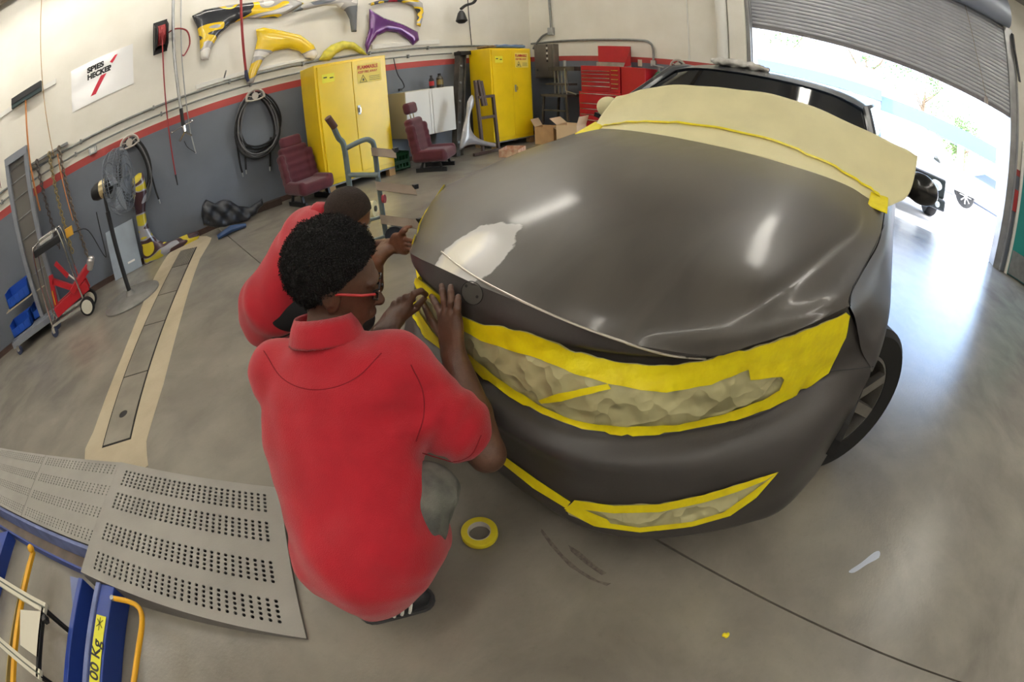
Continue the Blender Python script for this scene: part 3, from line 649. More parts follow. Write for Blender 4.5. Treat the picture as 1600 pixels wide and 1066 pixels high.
def nets(D, lo, h):
    S = D < 0; c = [slice(None, -1), slice(1, None)]
    cnt = sum(S[c[a], c[b], c[d]].astype(np.int8) for a in (0, 1) for b in (0, 1) for d in (0, 1))
    act = np.argwhere((cnt > 0) & (cnt < 8)); idx = np.full(cnt.shape, -1, np.int64); idx[tuple(act.T)] = np.arange(len(act))
    acc = np.zeros((len(act), 3)); w = np.zeros(len(act))
    cor = np.array([[a, b, d] for a in (0, 1) for b in (0, 1) for d in (0, 1)])
    val = np.stack([D[tuple((act + q).T)] for q in cor], 1)
    for i in range(8):
        for j in range(i + 1, 8):
            if np.abs(cor[i] - cor[j]).sum() == 1:
                m = (val[:, i] < 0) != (val[:, j] < 0); t = np.where(m, val[:, i] / np.where(m, val[:, i] - val[:, j], 1), 0)
                acc += m[:, None] * (cor[i] + t[:, None] * (cor[j] - cor[i])); w += m
    V = lo + (act + acc / w[:, None]) * h; F = []
    for ax in range(3):
        s0 = [slice(None)] * 3; s1 = [slice(None)] * 3; s0[ax] = slice(None, -1); s1[ax] = slice(1, None)
        e = S[tuple(s0)] != S[tuple(s1)]; E = np.argwhere(e); u, v = (ax + 1) % 3, (ax + 2) % 3
        ok = (E[:, u] > 0) & (E[:, v] > 0) & (E[:, u] < cnt.shape[u]) & (E[:, v] < cnt.shape[v]); E = E[ok]
        du = np.eye(3, dtype=int)[u]; dv = np.eye(3, dtype=int)[v]
        q = np.stack([idx[tuple((E - du - dv).T)], idx[tuple((E - dv).T)], idx[tuple(E.T)], idx[tuple((E - du).T)]], 1)
        fl = ~S[tuple(E.T)]; q[fl] = q[fl][:, ::-1]; F.append(q[(q >= 0).all(1)])
    return V, np.concatenate(F)
def grow(f, h, name, m, parent=None):
    V, F = f.mesh(h); off = np.array(root_loc(parent)) if parent else np.zeros(3)
    me = bpy.data.meshes.new(name); me.from_pydata((V - off).tolist(), [], F.tolist()); me.update()
    me.polygons.foreach_set('use_smooth', [True] * len(me.polygons)); me.materials.append(m)
    o = bpy.data.objects.new(name, me); COL.objects.link(o); o.parent = parent; return o
def nrm(v): v = np.array(v, float); return v / np.linalg.norm(v)
def A3(*x): return np.array(x, float)
def skinmat(name, c, c2):
    m = mat(name, c, .48, 0, 0, 30, .12, 220, col2=c2); b = m.node_tree.nodes['Principled BSDF']; b.inputs['Subsurface Weight'].default_value = .06; b.inputs['Subsurface Radius'].default_value = (.01, .004, .002); return m
M_SKIN1 = skinmat('dark_brown_skin', rgb(98, 68, 52), rgb(84, 57, 44)); M_SKIN2 = skinmat('brown_skin', rgb(122, 82, 60), rgb(106, 70, 50))
M_RED = mat('red_polo_knit', rgb(178, 10, 34), .85, 0, .06, 14, .35, 420, sheen=.25)
M_JEANS = mat('grey_denim', rgb(112, 112, 104), .85, 0, 0, 18, .3, 300, col2=rgb(82, 84, 80)); M_BLACKCLOTH = mat('black_cloth', rgb(26, 26, 28), .9)
M_HAIR = mat('black_hair', rgb(16, 14, 13), .9, 0, .3, 90); M_HAIR2 = mat('short_brown_hair', rgb(44, 32, 26), .9, 0, .3, 120, .5, 260)

def hand(f, W, tips, thumb, up, r=.0082, curl=.022, k=.007):
    """wrist W, four finger tips (index..little), thumb tip; up = side the knuckles bulge to"""
    W = np.array(W, float); up = nrm(up); tips = [np.array(t, float) for t in tips]; mid = (tips[1] + tips[2]) / 2; L = np.linalg.norm(mid - W); d = (mid - W) / L
    side = nrm(tips[0] - tips[3]); kn = []
    for i, t in enumerate(tips):
        o = (1.5 - i) * .0225; kn.append(W + d * min(.098, L * .56) * (1, 1.03, 1.0, .93)[i] + side * o + up * .012)
    for i in range(4): f.cap(W + side * (1.5 - i) * .014, kn[i], .021, .0145, .012)
    f.ell(W * .45 + (kn[1] + kn[2]) * .275, (.054, .046, .019), [d, side, np.cross(d, side)], .012)
    for i, t in enumerate(tips):
        v = t - kn[i]; m1 = kn[i] + v * .42 + up * curl; m2 = kn[i] + v * .76 + up * curl * .75
        f.cap(kn[i], m1, r * 1.12, r * 1.02, k).cap(m1, m2, r * 1.02, r * .95, .003).cap(m2, t, r * .95, r * .8, .003)
    tb = W + d * .03 + side * .026; tm = tb * .45 + thumb * .55 + side * .014 - up * .004
    f.cap(W + d * .012 + side * .010, tb, .017, .0155, .012).cap(tb, tm, .0145, .0115, .006).cap(tm, thumb, .0112, .0085, .003)
    return kn
def head(f, c, F, up, sc=1.0, jaw=1.0):
    F = nrm(F); Sd = nrm(np.cross(F, up)); Up = np.cross(Sd, F); ax = [F, Sd, Up]; P = lambda a, b, d: c + (F * a + Sd * b + Up * d) * sc; R = lambda *r: tuple(x * sc for x in r)
    f.ell(P(-.012, 0, .022), R(.100, .077, .098), ax, .0).ell(P(.03, 0, -.045), R(.064, .058, .075), ax, .03).ell(P(.05, 0, -.085 * jaw), R(.045, .042, .034), ax, .02)
    f.cap(P(.082, 0, .012), P(.104, 0, -.026), .009 * sc, .015 * sc, .012).ell(P(.088, 0, -.062), R(.014, .024, .012), ax, .008).ell(P(.076, 0, .034), R(.016, .052, .012), ax, .014)
    for s in (-1, 1):
        f.ell(P(.066, s * .034, .006), R(.016, .017, .012), ax, .006)
        f.ell(P(-.012, s * .080, -.008), R(.020, .012, .033), ax, .006).ell(P(-.022, s * .092, .004), R(.017, .007, .028), ax, .005)
    return P, ax
# ------------------------------------------------------------------ the nearer person
f1 = nrm((.83, .56, 0)); r1 = nrm((.56, -.83, 0))
hc = A3(.462, 1.030, .825); F1 = nrm((.76, -.56, -.32)); pelvis = A3(.185, .725, .295); neckb = A3(.39, 1.02, .675)
Rsh, Lsh = A3(.475, .845, .635), A3(.25, 1.155, .61); Rel = A3(.553, .640, .425); Lel = A3(.46, 1.20, .42)
ft = [np.array(hit(*p, .021)) for p in ((684, 458), (700, 447), (714, 449), (726, 464))]
def at_len(px, py, q, L, far=False):
    best = None
    for t in np.arange(.7, 1.7, .002):
        p = onD(px, py, t); e = abs(np.linalg.norm(p - q) - L)
        if best is None or e < best[0] - 1e-6: best = (e, p, t)
        if not far and best is not None and e > best[0] + .05 and best[0] < .004: break
    return best[1]
RW_ = at_len(708, 552, (ft[1] + ft[2]) / 2, .165)
pin = np.array(hit(677, 457, .022)); LW_ = at_len(600, 518, pin, .145)
body = Field(); P, ax = head(body, hc, F1, (0, 0, 1))
body.cap(neckb - A3(0, 0, .02), P(-.03, 0, -.05), .066, .058, .03)
body.cap(Rsh, neckb, .05, .05, .03).cap(Lsh, neckb, .05, .05, .03).cap(neckb, pelvis + A3(.06, .05, .1), .08, .1, .04)
body.cap(Rsh, Rel, .054, .046, .02).cap(Rel, RW_ * .4 + Rel * .6, .047, .049, .015).cap(RW_ * .4 + Rel * .6, RW_, .049, .033, .01)
body.cap(Lsh, Lel, .052, .045, .02).cap(Lel, LW_, .047, .032, .012)
hand(body, RW_, ft, np.array(hit(671, 470, .022)), nrm(CC - RW_), .0098, .016)
lt = [pin + A3(-.004, -.004, .004), pin + A3(-.030, .026, -.012), pin + A3(-.036, .044, -.022), pin + A3(-.040, .060, -.034)]
hand(body, LW_, lt, pin + A3(-.006, .004, -.010), nrm(nrm(CC - LW_) * .5 + A3(0, 0, 1)), .0095, .034)
p1 = grow(body, .0032, 'person', M_SKIN1); tag(p1, 'person in red polo shirt squatting in front with back to camera, taping the car nose', 'person')
sh1 = Field(); sp = nrm(neckb - pelvis); bk = nrm(np.cross(r1, sp)); axs = [r1, sp, bk]
sh1.ell(pelvis - r1 * .015, (.20, .15, .165), axs, 0).ell(pelvis + sp * .16 - r1 * .02, (.205, .17, .145), axs, .09).ell(pelvis + sp * .33 - r1 * .025, (.225, .17, .135), axs, .09)
sh1.cap(Rsh - r1 * .03, Lsh + r1 * .03, .088, .088, .10).cap(neckb + A3(-.02, -.015, .0), neckb + A3(-.03, -.02, -.06), .085, .12, .05)
Rm = Rsh + (Rel - Rsh) * .66; Lm = Lsh + (Lel - Lsh) * .7
sh1.cap(Rsh, Rm, .083, .088, .05).cap(Lsh, Lm, .085, .085, .05)
sh1.cap(pelvis + r1 * .05 - f1 * .02, pelvis + r1 * .10 + f1 * .11 - A3(0, 0, .05), .13, .085, .08).cap(pelvis - f1 * .05, pelvis - f1 * .045 - A3(0, 0, .08), .14, .125, .07)
def folds1(P):
    q = P - pelvis; a = q @ r1; s_ = q @ sp; c = q @ f1
    w = np.clip((.22 - s_) / .2, 0, 1); n = .006 * np.sin(a * 34 + 9 * s_ + 2 * np.sin(s_ * 14)) * w
    n += .010 * np.sin((a * 22 - s_ * 40)) * np.exp(-((s_ - .30) / .10) ** 2 - ((a - .14) / .10) ** 2)
    n += .007 * np.sin((a * 30 + s_ * 52)) * np.exp(-((s_ - .46) / .07) ** 2 - ((a + .02) / .16) ** 2)
    e = P - Rm; n += .004 * np.sin(e @ nrm(Rel - Rsh) * 90 + 3 * np.sin(e @ r1 * 20)) * np.exp(-(np.linalg.norm(e, axis=1) / .12) ** 2)
    n += .002 * np.sin(P[:, 0] * 47 + 3 * np.sin(P[:, 2] * 21)) * np.sin(P[:, 1] * 39 + P[:, 2] * 30)
    return n
sh1.disp = folds1
sh1.half(Rm + (Rel - Rm) * .2, Rel - Rsh) if False else None
shirt = grow(sh1, .007, 'polo_shirt', M_RED, p1)
# collar, shoulder seam
def collar(nb, axis, rx, par, m, n=40):
    d = nrm(axis); s_, t_ = frame(tuple(d)); s_ = np.array(s_); t_ = np.array(t_); b = MB(); pr = [(.94, -.03), (.98, .02), (1.0, .045), (1.06, .05), (1.22, .028), (1.38, -.008), (1.40, -.016), (1.36, -.014), (1.12, .02)]
    b.grid([[nb + d * h_ + (s_ * math.cos(2 * PI * j / n) + t_ * math.sin(2 * PI * j / n)) * rx * r_ * (1 + .015 * math.sin(3 * j)) for j in range(n)] for r_, h_ in pr], True); return b.build('collar', m, par, smooth='all')
collar(neckb + A3(-.012, -.008, .052), nrm(P(-.03, 0, -.05) - neckb) * .75 + A3(0, 0, .25), .073, shirt, M_RED)
def seams(o, lines, m, r=.0016):
    bv = BVHTree.FromPolygons([v.co + root_loc(o) for v in o.data.vertices], [list(p.vertices) for p in o.data.polygons])
    for ln in lines:
        q = []
        for p in catmull([(*p, 0) for p in ln], 40):
            h_ = bv.ray_cast(Vector(CC), Vector(ray(p[0], p[1])))
            if h_[0] is not None: q.append(h_[0] + Vector(CC - np.array(h_[0])).normalized() * .0004)
        if len(q) > 3: b = MB(); b.tube(q, r, 4); b.build('seam', m, o)
seams(shirt, [[(412, 548), (440, 590), (478, 608), (520, 606), (560, 588), (596, 552)], [(642, 570), (660, 610), (662, 650), (650, 690)], [(660, 708), (700, 722), (735, 712), (752, 680)]], mat('red_seam', rgb(130, 8, 26), .9))
# trousers, belt, shoes
tr = Field(); Rk, Lk = A3(.385, .69, .385), A3(.36, 1.02, .42)
tr.cap(pelvis + r1 * .08 + A3(0, 0, .0), Rk, .105, .075, .05).cap(Rk, A3(.17, .675, .10), .072, .058, .03).cap(pelvis - r1 * .08, Lk, .105, .075, .05).cap(Lk, A3(.08, .93, .10), .072, .058, .03).ell(pelvis, (.16, .12, .12), [r1, f1, A3(0, 0, 1)], .05)
tr.disp = lambda P: .003 * np.sin(P[:, 2] * 70 + 4 * np.sin(P[:, 0] * 26)) + .002 * np.sin(P[:, 0] * 90 + P[:, 1] * 60)
grow(tr, .008, 'jeans', M_JEANS, p1)
b = MB(); b.box((.318, .60, .30), (.352, .665, .375), Matrix.Rotation(.5, 3, 'Z')); b.build('belt_pouch', M_BLACK, p1, bevel=.006)
def shoe(heel, toe, par, stripes=True, side=-1):
    heel = A3(*heel); toe = A3(*toe); d = nrm((toe - heel) * A3(1, 1, 0)); s_ = A3(-d[1], d[0], 0); L = np.linalg.norm(toe - heel); f = Field()
    f.cap(heel + d * .035 + A3(0, 0, .045), heel + d * L * .6 + A3(0, 0, .04), .042, .044, .02).cap(heel + d * L * .6 + A3(0, 0, .036), toe - d * .04 + A3(0, 0, .03), .043, .036, .02).cap(heel + d * .05 + A3(0, 0, .05), heel + d * .06 + A3(0, 0, .10), .042, .042, .02)
    f.half((0, 0, heel[2] + .012), (0, 0, -1)); o = grow(f, .006, 'shoe', mat('black_shoe', rgb(30, 31, 34), .55), par)
    b = MB(); ol = [heel + d * (.035 + .0) + d * (-.045 * math.cos(t)) * (1) + s_ * .045 * math.sin(t) for t in np.linspace(-PI / 2, PI / 2, 9)] + [toe - d * .04 + d * .045 * math.cos(t) + s_ * .045 * math.sin(t) for t in np.linspace(PI / 2, -PI / 2, 9)]
    b.prism([(p[0], p[1], heel[2] + .002) for p in ol], (0, 0, .016)); b.build('sole', mat('grey_sole', rgb(58, 58, 60), .7), o)
    if stripes:
        for k in range(3):
            q = heel + d * (L * .42 + k * .024); b = MB(); b.tube([q + s_ * side * .0455 + A3(0, 0, .028), q + d * .006 + s_ * side * .047 + A3(0, 0, .045), q + d * .016 + s_ * side * .040 + A3(0, 0, .068), q + d * .022 + s_ * side * .026 + A3(0, 0, .082)], .0055, 6); b.build('stripe', M_WHITE, o)
    return o
shoe((.06, .735, 0), (.268, .640, 0), p1); shoe((.06, .93, 0), (.27, 1.05, 0), p1, False)
# hair: rounded afro with a fuzz of tiny curls
def afro(c, r, ax, cuts, name, m, par, n, seed=1):
    f = Field(); f.ell(c, r, ax, 0)
    f.disp = lambda P: .004 * np.sin(P[:, 0] * 90) * np.sin(P[:, 1] * 83) + .004 * np.sin(P[:, 2] * 110 + P[:, 0] * 40) * np.sin(P[:, 1] * 150)
    for p, q in cuts: f.half(p, q)
    V, F = f.mesh(.006); rn = np.random.RandomState(seed); me = bpy.data.meshes.new(name); v = V.tolist(); fc = F.tolist(); cen = np.array(c)
    for i in rn.choice(len(V), min(n, len(V)), False):
        p = V[i]; d = nrm((p - cen) / np.array([max(r)] * 3)); t1 = nrm(np.cross(d, rn.randn(3))); t2 = np.cross(d, t1); L = rn.uniform(.004, .010); o = len(v)
        for s in range(4):
            q = p + d * L * s / 3 + (t1 * math.sin(s * 1.9) + t2 * math.cos(s * 1.9)) * .0022; v.append((q + t1 * .0012).tolist()); v.append((q - t1 * .0012).tolist())
        fc += [[o + 2 * s, o + 2 * s + 1, o + 2 * s + 3, o + 2 * s + 2] for s in range(3)]
    me.from_pydata(v, [], fc); me.update(); me.polygons.foreach_set('use_smooth', [True] * len(me.polygons)); me.materials.append(m)
    o = bpy.data.objects.new(name, me); COL.objects.link(o); o.parent = par; return o
afro(P(-.040, 0, .052), (.124, .104, .122), ax, [(P(.055, 0, .05), ax[0] - ax[2] * .55), (P(-.022, 0, .008), ax[0] - ax[2] * .9), (P(-.06, 0, -.066), -ax[2])], 'hair', M_HAIR, p1, 14000)
bd_ = Field(); bd_.ell(P(.055, 0, -.088), (.047, .048, .040), ax, 0).ell(P(.03, .045, -.055), (.02, .014, .035), ax, .01).ell(P(.03, -.045, -.055), (.02, .014, .035), ax, .01); grow(bd_, .005, 'beard', M_HAIR, p1)
def glasses(P, ax, par, frame_m, temple_m, lens_m, sc=1.0):
    b = MB()
    for s in (-1, 1):
        b.tube([P(.098 - .012 * (abs(math.cos(t)) > .8), s * (.033 + .027 * math.cos(t)), .012 + .018 * math.sin(t)) for t in np.linspace(0, 2 * PI, 20, endpoint=False)], .0025, 6, closed=True)
    b.tube([P(.104, -.008, .016), P(.106, 0, .018), P(.104, .008, .016)], .0025, 6); g = b.build('glasses', frame_m, par)
    for s in (-1, 1):
        b = MB(); b.tube([P(.09, s * .062, .018), P(.06, s * .079, .018), P(.0, s * .088, .016), P(-.03, s * .089, .004)], .0035, 6); b.build('temple', temple_m, g)
        b = MB(); b.lathe([(0, .001), (.022, 0), (.022, -.001)], P(.099, s * .033, .012), tuple(ax[0]), 16); b.build('lens', lens_m, g)
M_LENS = mat('clear_lens', rgb(235, 240, 240), .05, trans=.9)
glasses(P, ax, p1, M_BLACK, mat('red_temple', rgb(190, 40, 44), .4), M_LENS)
# ------------------------------------------------------------------ the farther person
f2 = nrm((.80, -.45, 0)); r2 = nrm((-.45, -.80, 0)); pel2 = A3(.53, 2.00, .44); nb2 = A3(.785, 1.875, .755); hc2 = A3(.875, 1.755, .772); F2 = nrm((.55, -.52, -.66))
Rs2 = A3(.69, 1.71, .705); Ls2 = A3(.88, 2.04, .705); Re2 = A3(.86, 1.60, .50); Le2 = A3(1.02, 1.93, .53)
def near_car(q, off):
    p, n_, _, _ = BV.find_nearest(Vector(q)); d = Vector(q) - p; d.normalize(); return np.array(p + d * off)
t2 = [near_car((.86, 1.62, .705 - .02 * k), .042) for k in range(4)]
tm2 = sum(t2) / 4; Lw2 = tm2 + nrm(Le2 - tm2) * .16
bo = Field(); P2, ax2 = head(bo, hc2, F2, (0, 0, 1))
bo.cap(nb2, P2(-.03, 0, -.05), .062, .056, .03).cap(Rs2, nb2, .05, .05, .03).cap(Ls2, nb2, .05, .05, .03).cap(nb2, pel2 + A3(.05, 0, .1), .08, .1, .04)
bo.cap(Rs2, Re2, .05, .042, .02).cap(Re2, A3(.90, 1.60, .60), .043, .028, .012).cap(Ls2, Le2, .05, .043, .02).cap(Le2, Lw2, .046, .030, .012)
hand(bo, Lw2, t2, t2[0] + A3(-.016, .016, -.014), nrm(A3(-.5, .3, .6)), .0085, .014)
w_ = A3(.90, 1.60, .60); hand(bo, w_, [w_ + A3(.13, .06 + .02 * (1.5 - i), .02) for i in range(4)], w_ + A3(.09, .08, .0), (0, 0, 1), .0085, .012)
p2 = grow(bo, .0045, 'person', M_SKIN2); tag(p2, 'person in red polo and safety glasses crouching behind, leaning to the headlamp', 'person')
s2 = Field(); sp2 = nrm(nb2 - pel2); ax_s = [r2, sp2, nrm(np.cross(r2, sp2))]
s2.ell(pel2, (.195, .14, .16), ax_s, 0).ell(pel2 + sp2 * .16, (.185, .16, .145), ax_s, .09).ell(pel2 + sp2 * .34, (.19, .15, .135), ax_s, .09).cap(Rs2, Ls2, .088, .088, .09)
s2.cap(Rs2, Rs2 + (Re2 - Rs2) * .75, .084, .085, .05).cap(Ls2, Ls2 + (Le2 - Ls2) * .75, .084, .085, .05).cap(pel2 - f2 * .03, pel2 - f2 * .07 - A3(0, 0, .07), .14, .13, .06)
s2.disp = lambda P: .006 * np.sin((P - pel2) @ sp2 * 46 + 2.5 * np.sin((P - pel2) @ r2 * 14)) * np.exp(-(((P - nb2) @ sp2 + .08) / .12) ** 2) + .005 * np.sin((P - pel2) @ r2 * 40 + 3 * np.sin((P - pel2) @ sp2 * 16)) * np.clip((.14 - (P - pel2) @ sp2) / .14, 0, 1)
sh2 = grow(s2, .009, 'polo_shirt', M_RED, p2); collar(nb2 + nrm(P2(-.03, 0, -.05) - nb2) * .035 + A3(0, 0, .01), nrm(P2(-.03, 0, -.05) - nb2) + A3(0, 0, .15), .066, sh2, M_RED)
t_ = Field(); t_.cap(pel2 + r2 * .09, A3(.80, 1.72, .44), .10, .075, .04).cap(A3(.80, 1.72, .44), A3(.58, 1.78, .10), .07, .058, .03).cap(pel2 - r2 * .09, A3(.88, 2.0, .44), .10, .075, .04).cap(A3(.88, 2.0, .44), A3(.63, 2.1, .10), .07, .058, .03).ell(pel2 - A3(0, 0, .04), (.15, .15, .12), None, .05)
grow(t_, .009, 'trousers', M_BLACKCLOTH, p2); shoe((.50, 1.82, 0), (.74, 1.70, 0), p2, False); shoe((.55, 2.15, 0), (.79, 2.05, 0), p2, False)
hf = Field(); hf.ell(P2(-.016, 0, .030), (.105, .082, .102), ax2, 0).half(P2(.062, 0, .07), ax2[0] - ax2[2] * .35).half(P2(-.02, 0, -.03), -ax2[2] + ax2[0] * .25); grow(hf, .005, 'hair', M_HAIR2, p2)
glasses(P2, ax2, p2, mat('clear_frame', rgb(210, 214, 214), .2, trans=.5), MATS['clear_frame'], M_LENS)
# ================================================================== things along the left wall
def lw(x, y, off=.0): return onY(x, y, YW - off)
def sheet(px, yp, name, m, parent=None, h=.06, w=.05, step=.025, thick=.004, ripple=0.0, plane='Y', smo=1):
    """pressed panel: outline traced on a wall-parallel plane, domed towards the room"""
    Q = [onY(x, y, yp) if plane == 'Y' else onX(x, y, yp) for x, y in px]; I = 0 if plane == 'Y' else 1
    ol = smooth_poly([(q[I], q[2]) for q in Q], 3) if smo else [(q[I], q[2]) for q in Q]; P, F = fill2d(ol, step); b = MB(); vs = []
    for x, z in P:
        d = edge_dist(ol, x, z); o = h * (1 - math.exp(-d / w)) + (ripple * math.sin(x * 31) * math.sin(z * 27 + x * 9) if ripple else 0)
        vs.append((x, yp - o, z) if plane == 'Y' else (yp - o, x, z))
    b.add(vs, F); return b.build(name, m, parent, smooth='all', solid=thick)
def flame(name, cols, scale=1.7, rough=.22, rot=.6):
    m = bpy.data.materials.new(name); m.use_nodes = True; nt = m.node_tree; N = nt.nodes; L = nt.links; b = N['Principled BSDF']
    tc = N.new('ShaderNodeTexCoord'); mp = N.new('ShaderNodeMapping'); mp.inputs['Rotation'].default_value = (0, rot, 0); mp.inputs['Scale'].default_value = (1, 1, 2.2); L.new(tc.outputs['Object'], mp.inputs[0])
    n = N.new('ShaderNodeTexNoise'); n.inputs['Scale'].default_value = scale; n.inputs['Detail'].default_value = .5; n.inputs['Distortion'].default_value = .8; L.new(mp.outputs[0], n.inputs['Vector'])
    r = N.new('ShaderNodeValToRGB'); r.color_ramp.interpolation = 'CONSTANT'; e = r.color_ramp.elements
    for i, (p, c) in enumerate(cols):
        q = e[i] if i < 2 else e.new(p); q.position = p; q.color = (*c, 1)
    L.new(n.outputs[0], r.inputs[0]); L.new(r.outputs[0], b.inputs['Base Color']); b.inputs['Roughness'].default_value = rough; b.inputs['Coat Weight'].default_value = .6; return m
YEL = rgb(236, 200, 30); SIL = rgb(176, 172, 166); BLK = rgb(48, 50, 54); WHT = rgb(234, 230, 222)
fen = [('flame_painted_fender', 'yellow, silver and dark green flame-painted fender hung highest at left', [(300, 25), (320, 15), (360, 8), (400, 3), (450, -5), (475, 5), (455, 18), (432, 28), (385, 28), (360, 38), (342, 55), (330, 75), (326, 94), (314, 94), (312, 62), (308, 42)], flame('flame_a', [(0, BLK), (.42, YEL), (.53, SIL), (.6, WHT)])),
 ('yellow_fender', 'yellow and silver fender hung low, its foot below the rail', [(400, 46), (412, 43), (440, 48), (470, 55), (490, 70), (497, 85), (490, 94), (478, 92), (468, 80), (450, 76), (428, 80), (412, 92), (402, 112), (396, 129), (385, 132), (387, 118), (397, 85), (402, 62)], flame('flame_b', [(0, YEL), (.52, YEL), (.55, SIL), (.66, WHT)], 1.5)),
 ('wheel_arch_liner', 'olive yellow wheel arch strip perched above the first yellow cabinet', [(498, 94), (506, 80), (518, 70), (535, 64), (553, 66), (565, 75), (574, 86), (562, 84), (550, 77), (538, 77), (525, 84), (515, 95)], mat('olive_yellow', rgb(206, 196, 70), .4, 0, .2, 12)),
 ('grey_fender', 'grey fender with pale upper edge at the top beside the flames', [(455, 20), (470, 8), (490, 2), (530, -6), (557, -8), (559, 0), (557, 50), (549, 50), (546, 30), (540, 18), (525, 9), (505, 9), (480, 15)], flame('flame_c', [(0, BLK), (.38, rgb(104, 108, 112)), (.55, SIL), (.62, WHT)], 1.5)),
 ('purple_fender', 'glossy purple fender on the white wall', [(577, 14), (590, 22), (600, 28), (630, 38), (653, 50), (655, 63), (645, 71), (638, 62), (622, 51), (605, 49), (590, 56), (580, 69), (573, 84), (570, 70), (577, 45)], mat('purple_gloss', rgb(104, 52, 124), .15, .2, .15, 4, coat=.8)),
 ('red_yellow_fender', 'red and yellow fender cut by the top edge above the purple one', [(575, 6), (610, -5), (645, -6), (660, 5), (662, 20), (657, 42), (651, 40), (652, 20), (645, 9), (625, 3), (600, 4), (580, 9)], flame('flame_d', [(0, rgb(160, 30, 50)), (.45, rgb(60, 60, 62)), (.52, YEL), (.6, SIL)], 2))]
for nm, lb, px, m in fen:
    o = sheet(px, YW - (.12 if nm == 'grey_fender' else .05), nm, m, None, .045, .03, smo=0); tag(o, lb, 'fender', 'fenders on the wall')
# rails and conduits
def pipe(name, label, pts, r, m=M_GALV, cat='pipe', clips=None, group=None):
    b = MB(); b.tube(pts, r, 8); o = b.build(name, m, None, smooth=True); tag(o, label, cat, group)
    for c in clips or []:
        b = MB(); b.box((c[0] - .012, YW - .05, c[2] - .03), (c[0] + .012, YW - .001, c[2] + .03)); b.build('clip', M_GALV, o)
    return o
pipe('upper_conduit', 'upper of two long steel conduits along the left wall', [(-5.9, YW - .025, 1.895), (6.9, YW - .025, 1.905), (7.2, YW - .025, 1.93)], .017, clips=[(x, 0, 1.9) for x in np.arange(-5, 5.5, 1.1)])
pipe('lower_conduit', 'lower of two long steel conduits just above the red stripe', [(-5.9, YW - .025, 1.775), (5.4, YW - .025, 1.775)], .013, clips=[(x, 0, 1.775) for x in np.arange(-4.6, 5, 1.3)])
for i, (x0, x1, z0, z1, lb) in enumerate(((1.12, 1.92, 1.935, 2.0, 'white painted plank behind the red drop hose'), (2.0, 3.2, 1.94, 1.985, 'white painted rail behind the yellow fender'), (3.85, 5.15, 1.96, 2.04, 'white painted plank under the purple fender'), (-2.1, -.93, 2.86, 2.93, 'white painted plank holding the push broom'))):
    b = MB(); b.box((x0, YW - .03, z0), (x1, YW, z1)); tag(b.build('wall_plank', M_WHITE, None, bevel=.004), lb, 'plank', 'planks on the left wall')
b = MB(); b.tube([(1.53, YW - .03, 1.98), (1.54, YW - .12, 2.06)], .012, 6); tag(b.build('wall_peg', M_GALV), 'short steel peg sticking out of the white plank', 'peg')
b = MB(); b.box((-.50, YW - .06, 1.66), (-.38, YW, 1.76)); o = b.build('outlet_box', M_STEEL, None, bevel=.008); tag(o, 'small steel outlet box on the lower conduit above the fan', 'outlet')
b = MB(); b.box((-.47, YW - .065, 1.68), (-.41, YW - .06, 1.74)); b.build('cover_plate', M_WHITE, o)
# sign
sg = MB(); sg.box((-.69, YW - .012, 2.34), (.245, YW - .002, 2.92)); sg = sg.build('wall_sign', mat('sign_white', rgb(240, 239, 236), .12, 0, coat=.8)); tag(sg, 'glossy white sign reading SPIES HECKER with red slanted stroke', 'sign')
Mx = lambda x, z: axes((x, YW - .0135, z), (1, 0, 0), (0, 0, 1))
M_INK = mat('black_ink', rgb(24, 24, 26), .5); M_SRED = mat('sign_red', rgb(200, 36, 60), .5)
text_mesh('SPIES', .10, 'lettering', M_INK, sg, Mx(-.44, 2.775), bold=.006, sx=1.15); text_mesh('HECKER', .10, 'lettering', M_INK, sg, Mx(-.44, 2.675), bold=.006, sx=1.0)
for q in ([(-.40, 2.43), (-.32, 2.43), (-.15, 2.655), (-.235, 2.655)], [(-.10, 2.79), (-.02, 2.86), (.02, 2.86), (-.03, 2.79), (-.06, 2.76)]):
    b = MB(); b.prism([(x, YW - .0125, z) for x, z in q], (0, -.0012, 0)); b.build('red_stroke', M_SRED, sg)
# hose reel and its red hose
rl = thing('hose_reel', 'black hose reel with red hose high on the wall beside the sign', 'hose reel', (.64, YW, 2.62))
b = MB(); b.box((.54, YW - .02, 2.63), (.74, YW, 3.11)); b.build('back_plate', M_BLACK, rl)
for x in (.55, .73):
    b = MB(); b.prism([(x, YW - .02, 2.66), (x, YW - .02, 3.08), (x, YW - .2, 2.98), (x, YW - .2, 2.70)], (.012, 0, 0)); b.build('side_plate', M_BLACK, rl)
b = MB(); b.lathe([(.16, 0), (.16, .01), (.10, .01), (.10, .13), (.16, .13), (.16, .14)], (.57, YW - .17, 2.85), (1, 0, 0), 24); b.build('drum', M_BLACK, rl, smooth=True)
M_RHOSE = mat('red_rubber_hose', rgb(150, 44, 46), .55)
for k in range(6):
    b = MB(); b.tube([(.595 + k * .018, YW - .17 + .135 * math.cos(t), 2.85 + .135 * math.sin(t)) for t in np.linspace(0, 2 * PI, 20, endpoint=False)], .011, 6, closed=True); b.build('hose_turn', M_RHOSE, rl)
b = MB(); b.tube([(.64, YW - .30, 2.86), (.65, YW - .28, 2.4), (.66, YW - .2, 1.5), (.665, YW - .16, .90)], .010, 6); dh = b.build('hanging_hose', M_RHOSE, rl)
b = MB(); b.tube([(.665, YW - .16, .92), (.667, YW - .16, .78)], [.013, .008], 8); b.build('nozzle', M_BLACK, dh)
